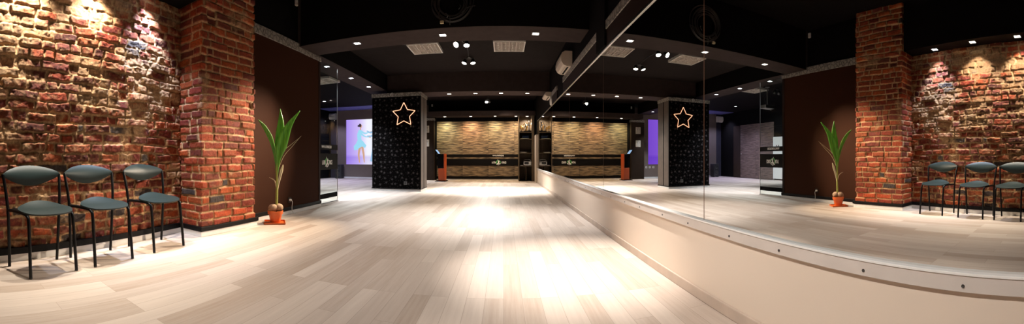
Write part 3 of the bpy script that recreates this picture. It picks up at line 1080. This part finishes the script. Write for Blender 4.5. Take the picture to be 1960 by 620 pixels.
MB().box(-.125, .125, -.105, .105, .13, .155, .004).build('lid', M['black'], t)
o = MB().lathe([(.14, 0), (.17, .012), (.155, .020), (.12, .008), (.001, .008)], 28).build('tray', M['greenish'], None, 40)
o.location = (.80, 13.66, 1.601); tag(o, 'pale green round tray on the second shelf under the trophies', 'tray')
o = MB().lathe([(.09, 0), (.15, .022), (.145, .028), (.085, .008), (.001, .008)], 28).build('dish', M['white'], None, 40)
o.location = (.735, 13.70, 1.071); tag(o, 'white dish lying on the middle shelf of the dark unit', 'dish')
t = thing('stereo', 'silver stereo box on the lowest shelf of the dark unit', 'stereo', (.90, 13.74, .58))
MB().box(-.15, .15, -.12, .12, .012, .17, .008).build('body', M['silver'], t)
MB().box(-.11, .05, -.126, -.118, .06, .15, .003).build('front_window', M['speaker'], t)
MB().tube([(-.13, 0, .16), (-.10, 0, .225), (.10, 0, .225), (.13, 0, .16)], .007, 8, 4).build('handle', M['silver'], t, 60)
for sx in (-1, 1):
    MB().box(sx * .11 - .02, sx * .11 + .02, -.08, .08, 0, .014).build('foot', M['black'], t)
o = MB().box(-.05, .05, -.035, .035, 0, .03, .004).build('remote_control', M['silver'])
o.location = (.68, 13.66, .581); tag(o, 'small silver remote control beside the stereo', 'remote control')

# ------------------------------------------------------------------ mirrors
edges = [-.37, 1.93, 4.225, 6.52, 8.82, 11.10, 12.80]
mlab = ['mirror panel beside the camera end, showing the chairs and the brick pillar', 'mirror panel showing the flowered column with the neon star',
        'third mirror panel along the wall, counted from the one with the chairs', 'fourth mirror panel along the wall, counted from the one with the chairs',
        'fifth mirror panel along the wall, counted from the one with the chairs', 'last mirror panel of the wall, beside the trophy shelves']
for i in range(6):
    t = thing('wall_mirror', mlab[i], 'mirror', (XM, (edges[i] + edges[i + 1]) / 2, .508), 0, 'tall mirror panels of the long wall')
    wd = (edges[i + 1] - edges[i]) / 2 - .0025
    MB().box(0, .005, -wd, wd, 0, 1.675).build('mirror_glass', M['mirror'], t)
    MB().box(-.0008, .0056, -wd - .0024, -wd + .0012, 0, 1.675).build('polished_edge', M['edge'], t)
o = struct('trim_7', MB().box(XM + .0055, XM + .0078, -.4, 12.8, .44, 2.20), plain('backing_brown', (0.10, 0.055, 0.035), .6))
r = thing('mirror_rail', 'long pale rail with screws under the mirrors', 'rail', (XM, 0, .44))
MB().box(-.022, -.003, YBACK + .1, 12.8, 0, .060, .002).build('face_board', M['rail'], r)
MB().box(-.026, .002, YBACK + .1, 12.8, .058, .068, .0015).build('top_lip', M['lip'], r)
y = .36
k = 0
while y < 12.6:
    m4 = Matrix.Translation((-.0225, y, .022)) @ Matrix.Rotation(-PI / 2, 4, 'Y')
    MB().lathe([(.0065, 0), (.006, .0025), (.003, .0032), (.001, .0018)], 12, mat=m4).build('screw', M['steel'], r, 40)
    y += .47 if k % 2 else .40
    k += 1
tr = MB().box(-.012, .006, -.4, 12.8, 0, .016, .002).build('mirror_top_rail', M['alu'])
tr.location = (XM, 0, 2.184)
tag(tr, 'thin metal rail along the top edge of the mirrors', 'rail')
o = struct('trim_8', MB().box(XM - .042, XM + .010, 12.82, 13.46, 0, 1.72, .002), M['dado'])

# ------------------------------------------------------------------ glass door panel with film signs
XG = XW - .06
g = thing('glass_door', 'clear glass door panel standing at the end of the brown clad wall', 'door', (XG, 6.165, 0))
MB().box(-.005, .005, -.415, .415, .03, 2.70).build('pane', M['glass'], g)
MB().box(-.010, .010, -.425, .40, .115, .205, .002).build('bottom_rail', M['black'], g)
MB().box(-.025, .025, -.425, .415, 0, .03, .003).build('floor_track', M['alu'], g)
MB().box(-.006, .006, .411, .417, .03, 2.70).build('polished_edge', M['alu'], g)
MB().box(.006, .0085, -.41, .41, 1.045, 1.150).build('film_band', M['sign_black'], g)
fb = MB().box(.006, .0085, -.41, .41, .665, .975).build('film_band', M['sign_black'], g)
def side_m4(cy, cz, x):
    return Matrix(((0, 0, 1, x), (1, 0, 0, cy), (0, 1, 0, cz), (0, 0, 0, 1)))
text_mesh('lettering', 'WWW.LATINFORCE.RU', .07, M['sign_white'], g, side_m4(-.06, 1.10, .0095), .40, .002)
text_mesh('lettering', 'LATIN', .11, M['sign_white'], g, side_m4(-.175, .80, .0095), .125, .003)
text_mesh('lettering', 'FORCE', .11, M['sign_white'], g, side_m4(.10, .80, .0095), .14, .003)
emblem(g, lambda a, b, h: (.0095 + h, -.045 + a, .805 + b), .105)

# ------------------------------------------------------------------ side room seen in the mirror
for y0, y1, l in ((10.5, 11.57, 'brown wavy sliding panel in the side room next to the white board'), (11.58, 12.62, 'brown wavy sliding panel in the side room next to the dark doorway')):
    t = thing('sliding_panel', l, 'sliding door', (-7.375, (y0 + y1) / 2, 0), 0, 'sliding panels of the side room')
    MB().box(0, .05, -(y1 - y0) / 2, (y1 - y0) / 2, .02, 2.31, .004).build('leaf', M['ripple_dark'], t)
    if y0 > 11:
        MB().lathe([(.02, 0), (.02, .02), (.012, .03)], 14, mat=Matrix.Translation((.05, (y1 - y0) / 2 - .08, 1.05)) @ Matrix.Rotation(PI / 2, 4, 'Y')).build('handle', M['alu'], t, 40)
struct('wall_left', MB().box(-7.38, -7.34, 12.66, 13.15, 0, 2.3), M['darkwood'])
t = thing('white_board', 'white board standing in the side room behind the glass door', 'board', (-7.30, 10.02, 0))
MB().box(0, .03, -.42, .42, .06, 1.70, .004).build('panel', M['white'], t)
for sy in (-1, 1):
    MB().box(-.02, .06, sy * .36 - .02, sy * .36 + .02, 0, .06).build('foot', M['alu'], t)
for i, (yy, zz) in enumerate(((-.2, 1.45), (.1, 1.35), (.22, 1.35))):
    MB().box(.030, .033, yy - .03, yy + .03, zz - .02, zz + .03).build('note', M['grey_wall'], t)
# projector on its pole
p = thing('projector', 'silver projector hanging on a pole from the side room ceiling', 'projector', (-4.6, 7.8, 2.36))
MB().box(-.17, .17, -.13, .13, -.05, .05, .012).build('body', M['alu'], p)
MB().tube([(0, 0, .05), (0, 0, .56)], .018, 12).build('pole', M['alu'], p, 40)
MB().lathe([(.07, .57), (.07, .585), (.03, .589)], 20).build('ceiling_plate', M['alu'], p, 40)
MB().lathe([(.035, 0), (.035, .03), (.028, .034), (.002, .026)], 18, mat=Matrix.Translation((-.08, .13, 0)) @ Matrix.Rotation(-PI / 2, 4, 'X')).build('lens', M['steel'], p, 40)
MB().tube([(.05, 0, .05), (.10, 0, .22), (.06, 0, .30), (.02, 0, .42)], .006, 6, 5).build('lead', M['cable'], p, 60)

# ------------------------------------------------------------------ air conditioners
def air_con(loc, rz, label, L=.76, m='cream'):
    t = thing('air_conditioner', label, 'air conditioner', loc, rz)
    prof = [(0, 0), (.10, 0), (.16, .03), (.195, .09), (.20, .16), (.18, .24), (.13, .27), (0, .27)]
    MB().prism(prof, lambda a, b, h: (-L / 2 + h, -a, b), L).build('casing', M[m], t, 30)
    MB().box(-L * .40, L * .40, -.085, -.055, -.004, .004).build('air_slot', M['black'], t)
    fl = MB().box(-L * .40, L * .40, -.125, -.095, -.006, .002, .001).build('flap', M[m], t)
    MB().box(-L * .44, L * .44, -.203, -.196, .10, .104).build('front_groove', M['steel'], t)
    return t
air_con((XM - .001, 6.56, 2.50), -PI / 2, 'cream air conditioner on the dark wall above the mirrors, with its slot in view', .68)
ac = air_con((XM - .001, 9.35, 2.44), -PI / 2, 'small pale air conditioner far along above the mirrors, beside the round plate', .72)
ac.scale = (.9, .8, .42)
air_con((-7.46, YB - .001, 2.56), 0, 'white air conditioner in the corner of the side room', .74, 'white')
o = MB().lathe([(.13, 0), (.13, .02), (.11, .045), (.03, .05), (.001, .05)], 28, mat=Matrix.Translation((XM + .006, 8.95, 2.32)) @ Matrix.Rotation(-PI / 2, 4, 'Y')).build('wall_plate', M['white'], None, 40)
tag(o, 'round white plate on the wall below the small far air conditioner', 'wall plate')

# ------------------------------------------------------------------ small white boxes, hooks and loops
def sensor(loc, rz, label):
    t = thing('wall_sensor', label, 'sensor', loc, rz, 'white wall sensors')
    MB().box(-.03, .03, -.035, 0, -.05, .05, .008).build('case', M['white'], t)
    MB().box(-.02, .02, -.038, -.033, -.035, .0, .002).build('window', M['cream'], t)
sensor((XW + .001, 4.93, 3.42), PI / 2, 'white sensor high on the black wall above the brown cladding')
sensor((-2.85, YB - .001, 2.98), 0, 'tiny white sensor high on the black end wall')
o = MB().tube([(0, .052 * math.cos(a) , .062 * math.sin(a)) for a in np.linspace(0, 2 * PI, 17)[:-1]], .007, 8, 3, True).build('cable_loop', M['dry'], None, 60)
o.location = (XW + .040, 5.08, 2.80); o.rotation_euler = (0, 0, math.radians(24)); tag(o, 'small pale loop of cable standing on the ornamented frieze', 'cable')
o = MB().tube([(0, 0, 0), (0, -.02, .05), (.04, -.02, .075), (.06, -.02, .04), (.045, -.02, .015)], .007, 8, 4).build('hook', M['white'], None, 60)
o.location = (-2.98, CY0 - .022, 2.555); tag(o, 'small white hook on the frieze of the flowered column', 'hook')

# coil of black cable on the first cross beam
t = thing('cable_coil', 'big coil of black cable hanging on the front of the cross beam', 'cable', (-.72, 4.978, 3.06))
rnd = random.Random(5)
cb = MB()
for i in range(9):
    R0 = .29 - .014 * i + rnd.uniform(-.012, .012)
    ox, oz = rnd.uniform(-.015, .02), rnd.uniform(-.02, .02)
    pts = [(ox + R0 * math.cos(a) * (1 + .04 * math.sin(2 * a + i)), -.012 - .006 * (i % 5) - .006 * math.sin(3 * a + i), oz + R0 * math.sin(a)) for a in np.linspace(0, 2 * PI, 25)[:-1]]
    cb.tube(pts, .0075, 6, 2, True)
cb.build('windings', M['cable'], t, 60)
MB().tube([(.14, -.03, -.16), (.22, -.05, -.10), (.33, -.05, -.08)], .006, 6, 4).build('loose_end', M['cable'], t, 60)
for x, z, sx, sz in ((-.16, -.12, -.02, -.05), (-.08, -.16, .03, -.04), (.10, -.12, .03, .04), (-.02, -.2, .0, -.08)):
    MB().tube([(x, -.045, z), (x + sx, -.055, z + sz), (x + sx * .5, -.04, z + sz * 1.6)], .006, 6, 4).build('tie', M['steel'], t, 60)
MB().box(-.16, -.11, -.055, -.02, -.30, -.26, .006).build('plug', M['dry'], t)

# ------------------------------------------------------------------ lamps
def downlight(loc, label, L, group, lens='lamp', aim=(0, 0, -1), sz=.045):
    t = thing('downlight', label, 'downlight', loc, 0, group)
    fr = MB()
    for a, b, c, d in ((-sz - .014, -sz, -sz - .014, sz + .014), (sz, sz + .014, -sz - .014, sz + .014), (-sz, sz, -sz - .014, -sz), (-sz, sz, sz, sz + .014)):
        fr.box(a, b, c, d, -.006, .0)
    fr.build('frame', M['steel'], t)
    MB().box(-sz, sz, -sz, sz, -.003, -.001).build('lens', M[lens], t)
    if L:
        spot(t, (0, 0, -.02), aim, L)
    return t
G1 = 'downlights of the first cross beam'
downlight((.47, 5.28, ZS), 'square downlight in the first cross beam, the one beside the mirrors', L_BEAM, G1)
downlight((-.90, 5.28, ZS), 'square downlight in the first cross beam, under the cable coil', L_BEAM, G1)
downlight((-2.27, 5.28, ZS), 'square downlight in the first cross beam, over the potted palm side', L_PILLAR, G1, 'lamp', aim=(-.37, -1.0, -.98))
G2 = 'downlights of the second cross beam'
for x, l in ((.64, 'beside the mirrors'), (-.07, 'second from the mirrors'), (-.76, 'third from the mirrors'), (-1.48, 'next to the flowered column')):
    downlight((x, 9.72, 2.632), 'square downlight in the second cross beam, ' + l, L_BEAM2, G2)
downlight((-.69, 11.56, ZB), 'small downlight in the dark ceiling past the second cross beam', None, 'downlights of the dark ceiling')
G3 = 'downlights over the wooden end wall'
for x, l, c, f in ((-2.27, 'over the touch screen stand', (.93, .92, .60), 1.0), (-1.26, 'second from the touch screen stand', (1.0, .62, .40), 1.25),
             (-.325, 'above the dancer logo', (1.0, .86, .56), 1.0), (.47, 'next to the trophy shelves', (1.0, .76, .52), .9), (.90, 'over the trophies', WARM, 1.6)):
    downlight((x, 13.78, 2.475), 'square downlight at the wooden wall, ' + l, (L_BACK[0] * f, L_BACK[1], L_BACK[2], c), G3, aim=(0, .22, -1))
G4 = 'downlights of the soffit by the glass door'
for y, l in ((6.37, 'behind the glass door'), (7.55, 'second from the glass door'), (8.66, 'beside the flowered column'), (13.2, 'next to the lilac screen')):
    downlight((-3.40, y, ZS), 'square downlight in the soffit, ' + l, L_SIDE, G4, 'lamp_cold')
G5 = 'downlights of the side room'
for x, y, l in ((-6.95, 13.45, 'by the corner air conditioner'), (-6.3, 11.6, 'between air conditioner and projector')):
    downlight((x, y, 2.95), 'square downlight in the side room ceiling, ' + l, L_LEFT, G5, 'lamp_cold')
G6 = 'downlights over the brick wall'
for y, l, L, le in ((2.20, 'beside the brick pillar', L_BRICK_C, 'lamp_cold'), (1.50, 'middle one of three', L_BRICK_W, 'lamp'), (.78, 'the one away from the pillar', L_BRICK_W, 'lamp')):
    downlight((bw_x(y) + (.14 if L is L_BRICK_C else .20), y, 2.70), 'square downlight over the chairs at the brick wall, ' + l, L, G6, le, aim=(-.10, 0, -1))
G7 = 'spots of the high ceiling'  # all but the spot beside the mirrors are added fill lights
for x, y, l in ((.60, 2.95, 'over the floor beside the mirrors'), (-1.0, 1.7, 'added unseen as fill for the near floor before the chairs'), (-1.5, 4.1, 'added unseen as fill for the floor before the potted palm')):
    downlight((x, y, ZH), 'square ceiling spot ' + l, L_CEIL if x > 0 else L_FILL, G7)
downlight((-1.3, 1.15, ZH), 'unseen ceiling fill spot added to brighten the beige wall under the mirrors', L_DADO_FILL, G7, aim=(2.5, 0, -3.2))

def spot_bar(loc, aims, label, rz=0, L=L_TRACK, gap=.09, shine=True, drop=0.0):
    """ceiling bar with two tilting spot heads"""
    t = thing('spot_bar', label, 'spotlight', loc, 0, 'twin spotlights of the ceiling')
    MB().lathe([(.045, 0), (.045, -.02), (.03, -.026)], 20).build('canopy', M['steel'], t, 40)
    if drop:
        MB().tube([(0, 0, drop), (0, 0, -.02)], .010, 8).build('drop_rod', M['steel'], t, 40)
    MB().tube([(-gap - .03, 0, -.035), (gap + .03, 0, -.035)], .008, 8).build('bar', M['steel'], t, 40)
    for sx, aim in zip((-1, 1), aims):
        c = Vector((sx * gap, 0, -.095))
        d = (Vector(aim) - Vector(loc) - c).normalized()
        q = d.to_track_quat('Z', 'Y').to_matrix().to_4x4()
        m4 = Matrix.Translation(c) @ q
        hd = MB().lathe([(.020, -.055), (.040, -.04), (.050, .0), (.058, .045), (.055, .047), (.052, .040)], 18, mat=m4).build('head', M['steel'], t, 40)
        MB().lathe([(.052, .0405), (.046, .044), (.001, .048)], 18, mat=m4).build('lens', M['head_lamp'], hd, 40)
        MB().tube([c + Vector((0, 0, .03)), c + Vector((0, 0, .06))], .006, 8).build('arm', M['steel'], t)
        if shine:
            spot(t, c + d * .07, d, L if not isinstance(L, list) else L[0 if sx < 0 else 1])
    return t
spot_bar((-.79, 6.78, ZB), [(-2.95, 3.35, .45), (-.6, 5.6, 0)], 'twin spotlight between the two louvred ceiling lights', L=[L_PLANT, L_TRACK])
spot_bar((-.78, 8.05, ZB), [(-1.9, 7.2, 0), (-.3, 7.4, 0)], 'twin spotlight on the cable past the louvred ceiling lights')
spot_bar((-.56, 12.87, 3.0), [(-.6, 10.9, 0), (.80, 13.8, 1.3)], 'twin spotlight before the wooden end wall', gap=.05, drop=ZB - 3.0, L=[(900, 100, 1.0, (1.0, .95, .88)), L_TRACK])
spot_bar((-5.06, 7.87, 2.95), [(-7.2, 9.8, 1.0), (-5.6, 10.6, 0)], 'twin spotlight beside the projector in the side room', L=(700, 70, .9, COLD))
for P, l in (([(-1.26, 6.80, 3.138), (-1.0, 6.84, 3.138), (-.80, 6.83, 3.138), (-.4, 6.84, 3.138), (-.19, 6.80, 3.138)], 'black ceiling cable from one louvred light to the other'),
             ([(-.80, 6.86, 3.138), (-.74, 7.3, 3.138), (-.78, 8.0, 3.138)], 'black ceiling cable between the two twin spotlights'),
             ([(-1.9, 6.9, 3.138), (-2.4, 6.7, 3.138), (-3.12, 6.75, 3.138)], 'black ceiling cable from a louvred light to the side soffit')):
    o = MB().tube(P, .010, 6, 4).build('ceiling_cable', M['cable'], None, 60)
    tag(o, l, 'cable')

def louvre_light(loc, label, wx=.62, wy=.66):
    t = thing('louvre_light', label, 'ceiling light', loc, 0, 'square louvred ceiling lights')
    fr = MB()
    a, b = wx / 2, wy / 2
    for q in ((-a, a, -b, -b + .025), (-a, a, b - .025, b), (-a, -a + .025, -b + .025, b - .025), (a - .025, a, -b + .025, b - .025)):
        fr.box(q[0], q[1], q[2], q[3], -.055, 0)
    fr.build('frame', M['white'], t)
    MB().box(-a + .025, a - .025, -b + .025, b - .025, -.006, 0).build('reflector', M['white'], t)
    for i in range(4):
        x = -a + .025 + (wx - .05) * (i + .5) / 4
        MB().tube([(x, -b + .04, -.026), (x, b - .04, -.026)], .012, 10).build('tube', M['white'], t, 40)
    lv = MB()
    for i in range(1, 4):
        x = -a + .025 + (wx - .05) * i / 4
        lv.box(x - .006, x + .006, -b + .025, b - .025, -.052, -.008)
    for i in range(1, 6):
        y = -b + .025 + (wy - .05) * i / 6
        lv.box(-a + .025, a - .025, y - .005, y + .005, -.050, -.012)
    lv.build('louvre', M['rail'], t)
louvre_light((-1.575, 7.14, ZB), 'louvred ceiling light on the flowered column side of the spotlights')
louvre_light((.11, 7.15, ZB), 'louvred ceiling light on the mirror side of the spotlights')
louvre_light((-4.53, 8.33, 2.95), 'louvred ceiling light of the side room, seen through the glass door')

# ------------------------------------------------------------------ chairs
def rounded(s, t):
    return s * math.sqrt(1 - .42 * t * t), t * math.sqrt(1 - .42 * s * s)
def make_chair():
    c = thing('stacking_chair', None, 'chair', (0, 0, 0), 0, 'row of three chairs at the brick wall')
    T = .0135
    for s in (-1, 1):
        p = [(-.185, s * .225, .006), (-.178, s * .232, .20), (-.176, s * .243, .45), (-.190, s * .255, .60), (-.222, s * .268, .752)]
        l = MB().tube(p, T, 12, 6).build('leg', M['frame_black'], c, 60)
        MB().lathe([(.0125, 0), (.0125, .016), (.010, .018)], 12, (-.185, s * .225, 0)).build('glide', M['steel'], l, 40)
    for s in (-1, 1):
        p = [(-.178, s * .243, .468), (-.08, s * .226, .472), (.06, s * .205, .466), (.105, s * .198, .448), (.122, s * .197, .41), (.145, s * .199, .22), (.168, s * .202, .006)]
        l = MB().tube(p, T, 12, 6).build('leg', M['frame_black'], c, 60)
        MB().lathe([(.0125, 0), (.0125, .016), (.010, .018)], 12, (.168, s * .202, 0)).build('glide', M['steel'], l, 40)
    MB().tube([(-.06, -.222, .470), (-.05, 0, .466), (-.06, .222, .470)], .008, 10, 6).build('cross_bar', M['frame_black'], c, 60)
    def seat(u, v):
        s, t = rounded(2 * u - 1, 2 * v - 1)
        x = .012 + (.150 if s > 0 else .132) * s + .014 * (1 - t * t) * max(0, s)
        y = .232 * t * (1 + .03 * s)
        z = .494 - .012 * s + .030 * max(0, -s) ** 1.6 * (1 - t * t) - .020 * max(0, s) ** 2 - .008 * t * t - .006 * (1 - t * t) * (1 - s * s)
        return x, y, z
    MB().shell(seat, 20, 24, .012).build('seat', M['chair'], c, 50)
    def back(u, v):
        t = 2 * u - 1
        k = max(0.0, 1 - t * t) ** .85
        up, dn = .009 + .064 * k, .010 + .084 * max(0.0, 1 - abs(t) ** 1.8)
        z = .752 - dn + (up + dn) * v
        x = -.218 - .036 * (1 - t * t) + .010 * k - .120 * k * (v - .32) ** 2
        return x, .272 * t, z
    MB().shell(back, 28, 10, .013).build('backrest', M['chair'], c, 55)
    return c
ch = make_chair()
clab = ['dark green chair at the open end of the row, away from the brick pillar', 'dark green chair standing between the two other chairs at the brick wall', 'chair next to the brick pillar, its backrest caught by bluish light']
for i, (x, y, a) in enumerate(((-2.785, .850, 11), (-2.880, 1.425, 10), (-2.995, 2.10, 8))):
    o = ch if i == 0 else copy_tree(ch)
    o.location = (x, y, 0)
    o.rotation_euler = (0, 0, math.radians(a))
    o['label'] = clab[i]

# ------------------------------------------------------------------ coconut palm in its pot
pl = thing('potted_palm', 'young coconut palm in an orange pot beside the brick pillar', 'plant', (-2.925, 3.985, 0), math.radians(36.5))
# local +x runs across the view, local +y away from the camera
sa = MB().box(-.155, .135, -.12, .13, 0, .012, .004)
for q in ((-.155, .135, -.12, -.112), (-.155, .135, .122, .13), (-.155, -.147, -.12, .13), (.127, .135, -.12, .13)):
    sa.box(*q, .006, .024)
sa.build('saucer', M['orange'], pl)
pot = MB().lathe([(.070, .013), (.090, .125), (.104, .127), (.108, .170), (.100, .172), (.094, .150), (.001, .148)], 32).build('pot', M['orange'], pl, 35)
MB().lathe([(.093, .150), (.05, .158), (.001, .160)], 20).build('soil', M['soil'], pl, 60)
def nut(cx, cy, cz, r, e):
    vs = MB()
    n, k = 18, 12
    prof = [(r * math.sin(PI * i / k) + .0005, -r * e * math.cos(PI * i / k)) for i in range(k + 1)]
    return vs.lathe(prof, n, (cx, cy, cz), Matrix.Rotation(math.radians(70), 4, 'Y'))
nut(-.035, -.01, .205, .060, 1.12).build('coconut', M['coconut'], pl, 70)
nut(.050, .005, .212, .056, 1.05).build('coconut', M['coconut'], pl, 70)
MB().tube([(.012, 0, .20), (.018, 0, .34), (.022, 0, .55), (.018, 0, .74), (.015, 0, .90)], [.020, .010], 10, 5).build('stem', M['stem'], pl, 60)
def leaf(P, W, name='leaf', m='leaf', fold=.25, rows=26):
    P = catmull([Vector(p) for p in P], 8)
    k = len(P)
    mb = MB()
    vs, fs = [], []
    for i, p in enumerate(P):
        a = P[max(i - 1, 0)]; c = P[min(i + 1, k - 1)]
        t = (c - a).normalized()
        sd = Vector((0, 1, 0)).cross(t)
        sd = sd.normalized() if sd.length > 1e-4 else Vector((1, 0, 0))
        nr = t.cross(sd)
        f = i / (k - 1) * (len(W) - 1); j = min(int(f), len(W) - 2)
        wd = W[j] + (W[j + 1] - W[j]) * (f - j)
        for q in (-1, -.5, 0, .5, 1):
            vs.append(tuple(p + sd * wd * q - nr * abs(q) * wd * fold + nr * .004 * math.sin(9 * q)))
    for i in range(k - 1):
        for j in range(4):
            a = i * 5 + j
            fs.append((a, a + 1, a + 6, a + 5))
    mb.add(vs, fs)
    o = mb.build(name, M[m], pl, 80)
    sm = o.modifiers.new('thickness', 'SOLIDIFY')
    sm.thickness = .0016
    return o
leaf([(.015, 0, .60), (.005, -.01, .86), (-.05, -.03, 1.12), (-.14, -.05, 1.30), (-.235, -.07, 1.415)], [.008, .012, .024, .033, .024, .002])
leaf([(.018, .01, .62), (.030, .02, .90), (.060, .03, 1.15), (.075, .04, 1.38), (.068, .05, 1.575)], [.008, .022, .060, .062, .034, .002])
leaf([(.020, 0, .62), (.045, -.01, .90), (.105, -.02, 1.14), (.19, -.02, 1.34), (.335, -.02, 1.54)], [.008, .026, .078, .066, .034, .002])
leaf([(.022, 0, .42), (.045, 0, .56), (.085, .02, .72), (.105, .03, .80)], [.006, .014, .020, .002], m='dry')
leaf([(.020, 0, .44), (.0, -.02, .56), (-.03, -.02, .60), (-.085, -.03, .63)], [.004, .006, .006, .001], m='dry', fold=.1)
MB().tube([(.03, 0, .80), (.11, .03, .98), (.22, .05, 1.08), (.33, .06, 1.17)], [.003, .0012], 6, 6).build('dry_twig', M['dry'], pl, 60)
MB().tube([(.04, 0, .74), (.12, .02, .92), (.24, .05, 1.06), (.36, .07, 1.20)], [.003, .0012], 6, 6).build('dry_twig', M['dry'], pl, 60)

# ------------------------------------------------------------------ sockets
s = thing('wall_socket', 'brown socket with a white plug and cord on the brown cladding', 'socket', (XW + .012, 4.73, .225))
MB().box(0, .010, -.042, .042, -.042, .042, .003).build('plate', M['darkwood'], s)
MB().lathe([(.020, .010), (.020, .035), (.012, .045)], 16, mat=Matrix.Rotation(PI / 2, 4, 'Y')).build('plug', M['white'], s, 40)
MB().tube([(.040, 0, 0), (.055, .01, -.03), (.045, .012, -.10), (.045, .02, -.17), (.07, .06, -.2195), (.085, .09, -.2195)], .005, 8, 6).build('cord', M['white'], s, 60)
s = thing('wall_socket', 'black socket low on the flowered face of the column', 'socket', (-2.585, CY0 - .001, .215))
MB().box(-.045, .045, -.010, 0, -.045, .045, .003).build('plate', M['steel'], s)
MB().lathe([(.022, 0), (.022, .004), (.018, .004), (.018, .001)], 18, mat=Matrix.Translation((0, -.010, 0)) @ Matrix.Rotation(PI / 2, 4, 'X')).build('outlet', M['speaker'], s, 40)

for x, l in ((-3.53, 'white socket under the lilac screen, next to the dark pilaster'), (-3.69, 'middle white socket of the three under the lilac screen'), (-3.86, 'white socket under the lilac screen, the one away from the pilaster')):
    s = thing('wall_socket', l, 'socket', (x, YB - .001, .48), 0, 'white sockets under the screen')
    MB().box(-.04, .04, -.010, 0, -.04, .04, .003).build('plate', M['white'], s)
    MB().lathe([(.022, 0), (.022, .004), (.018, .004), (.018, .001)], 18, mat=Matrix.Translation((0, -.010, 0)) @ Matrix.Rotation(PI / 2, 4, 'X')).build('outlet', M['steel'], s, 40)
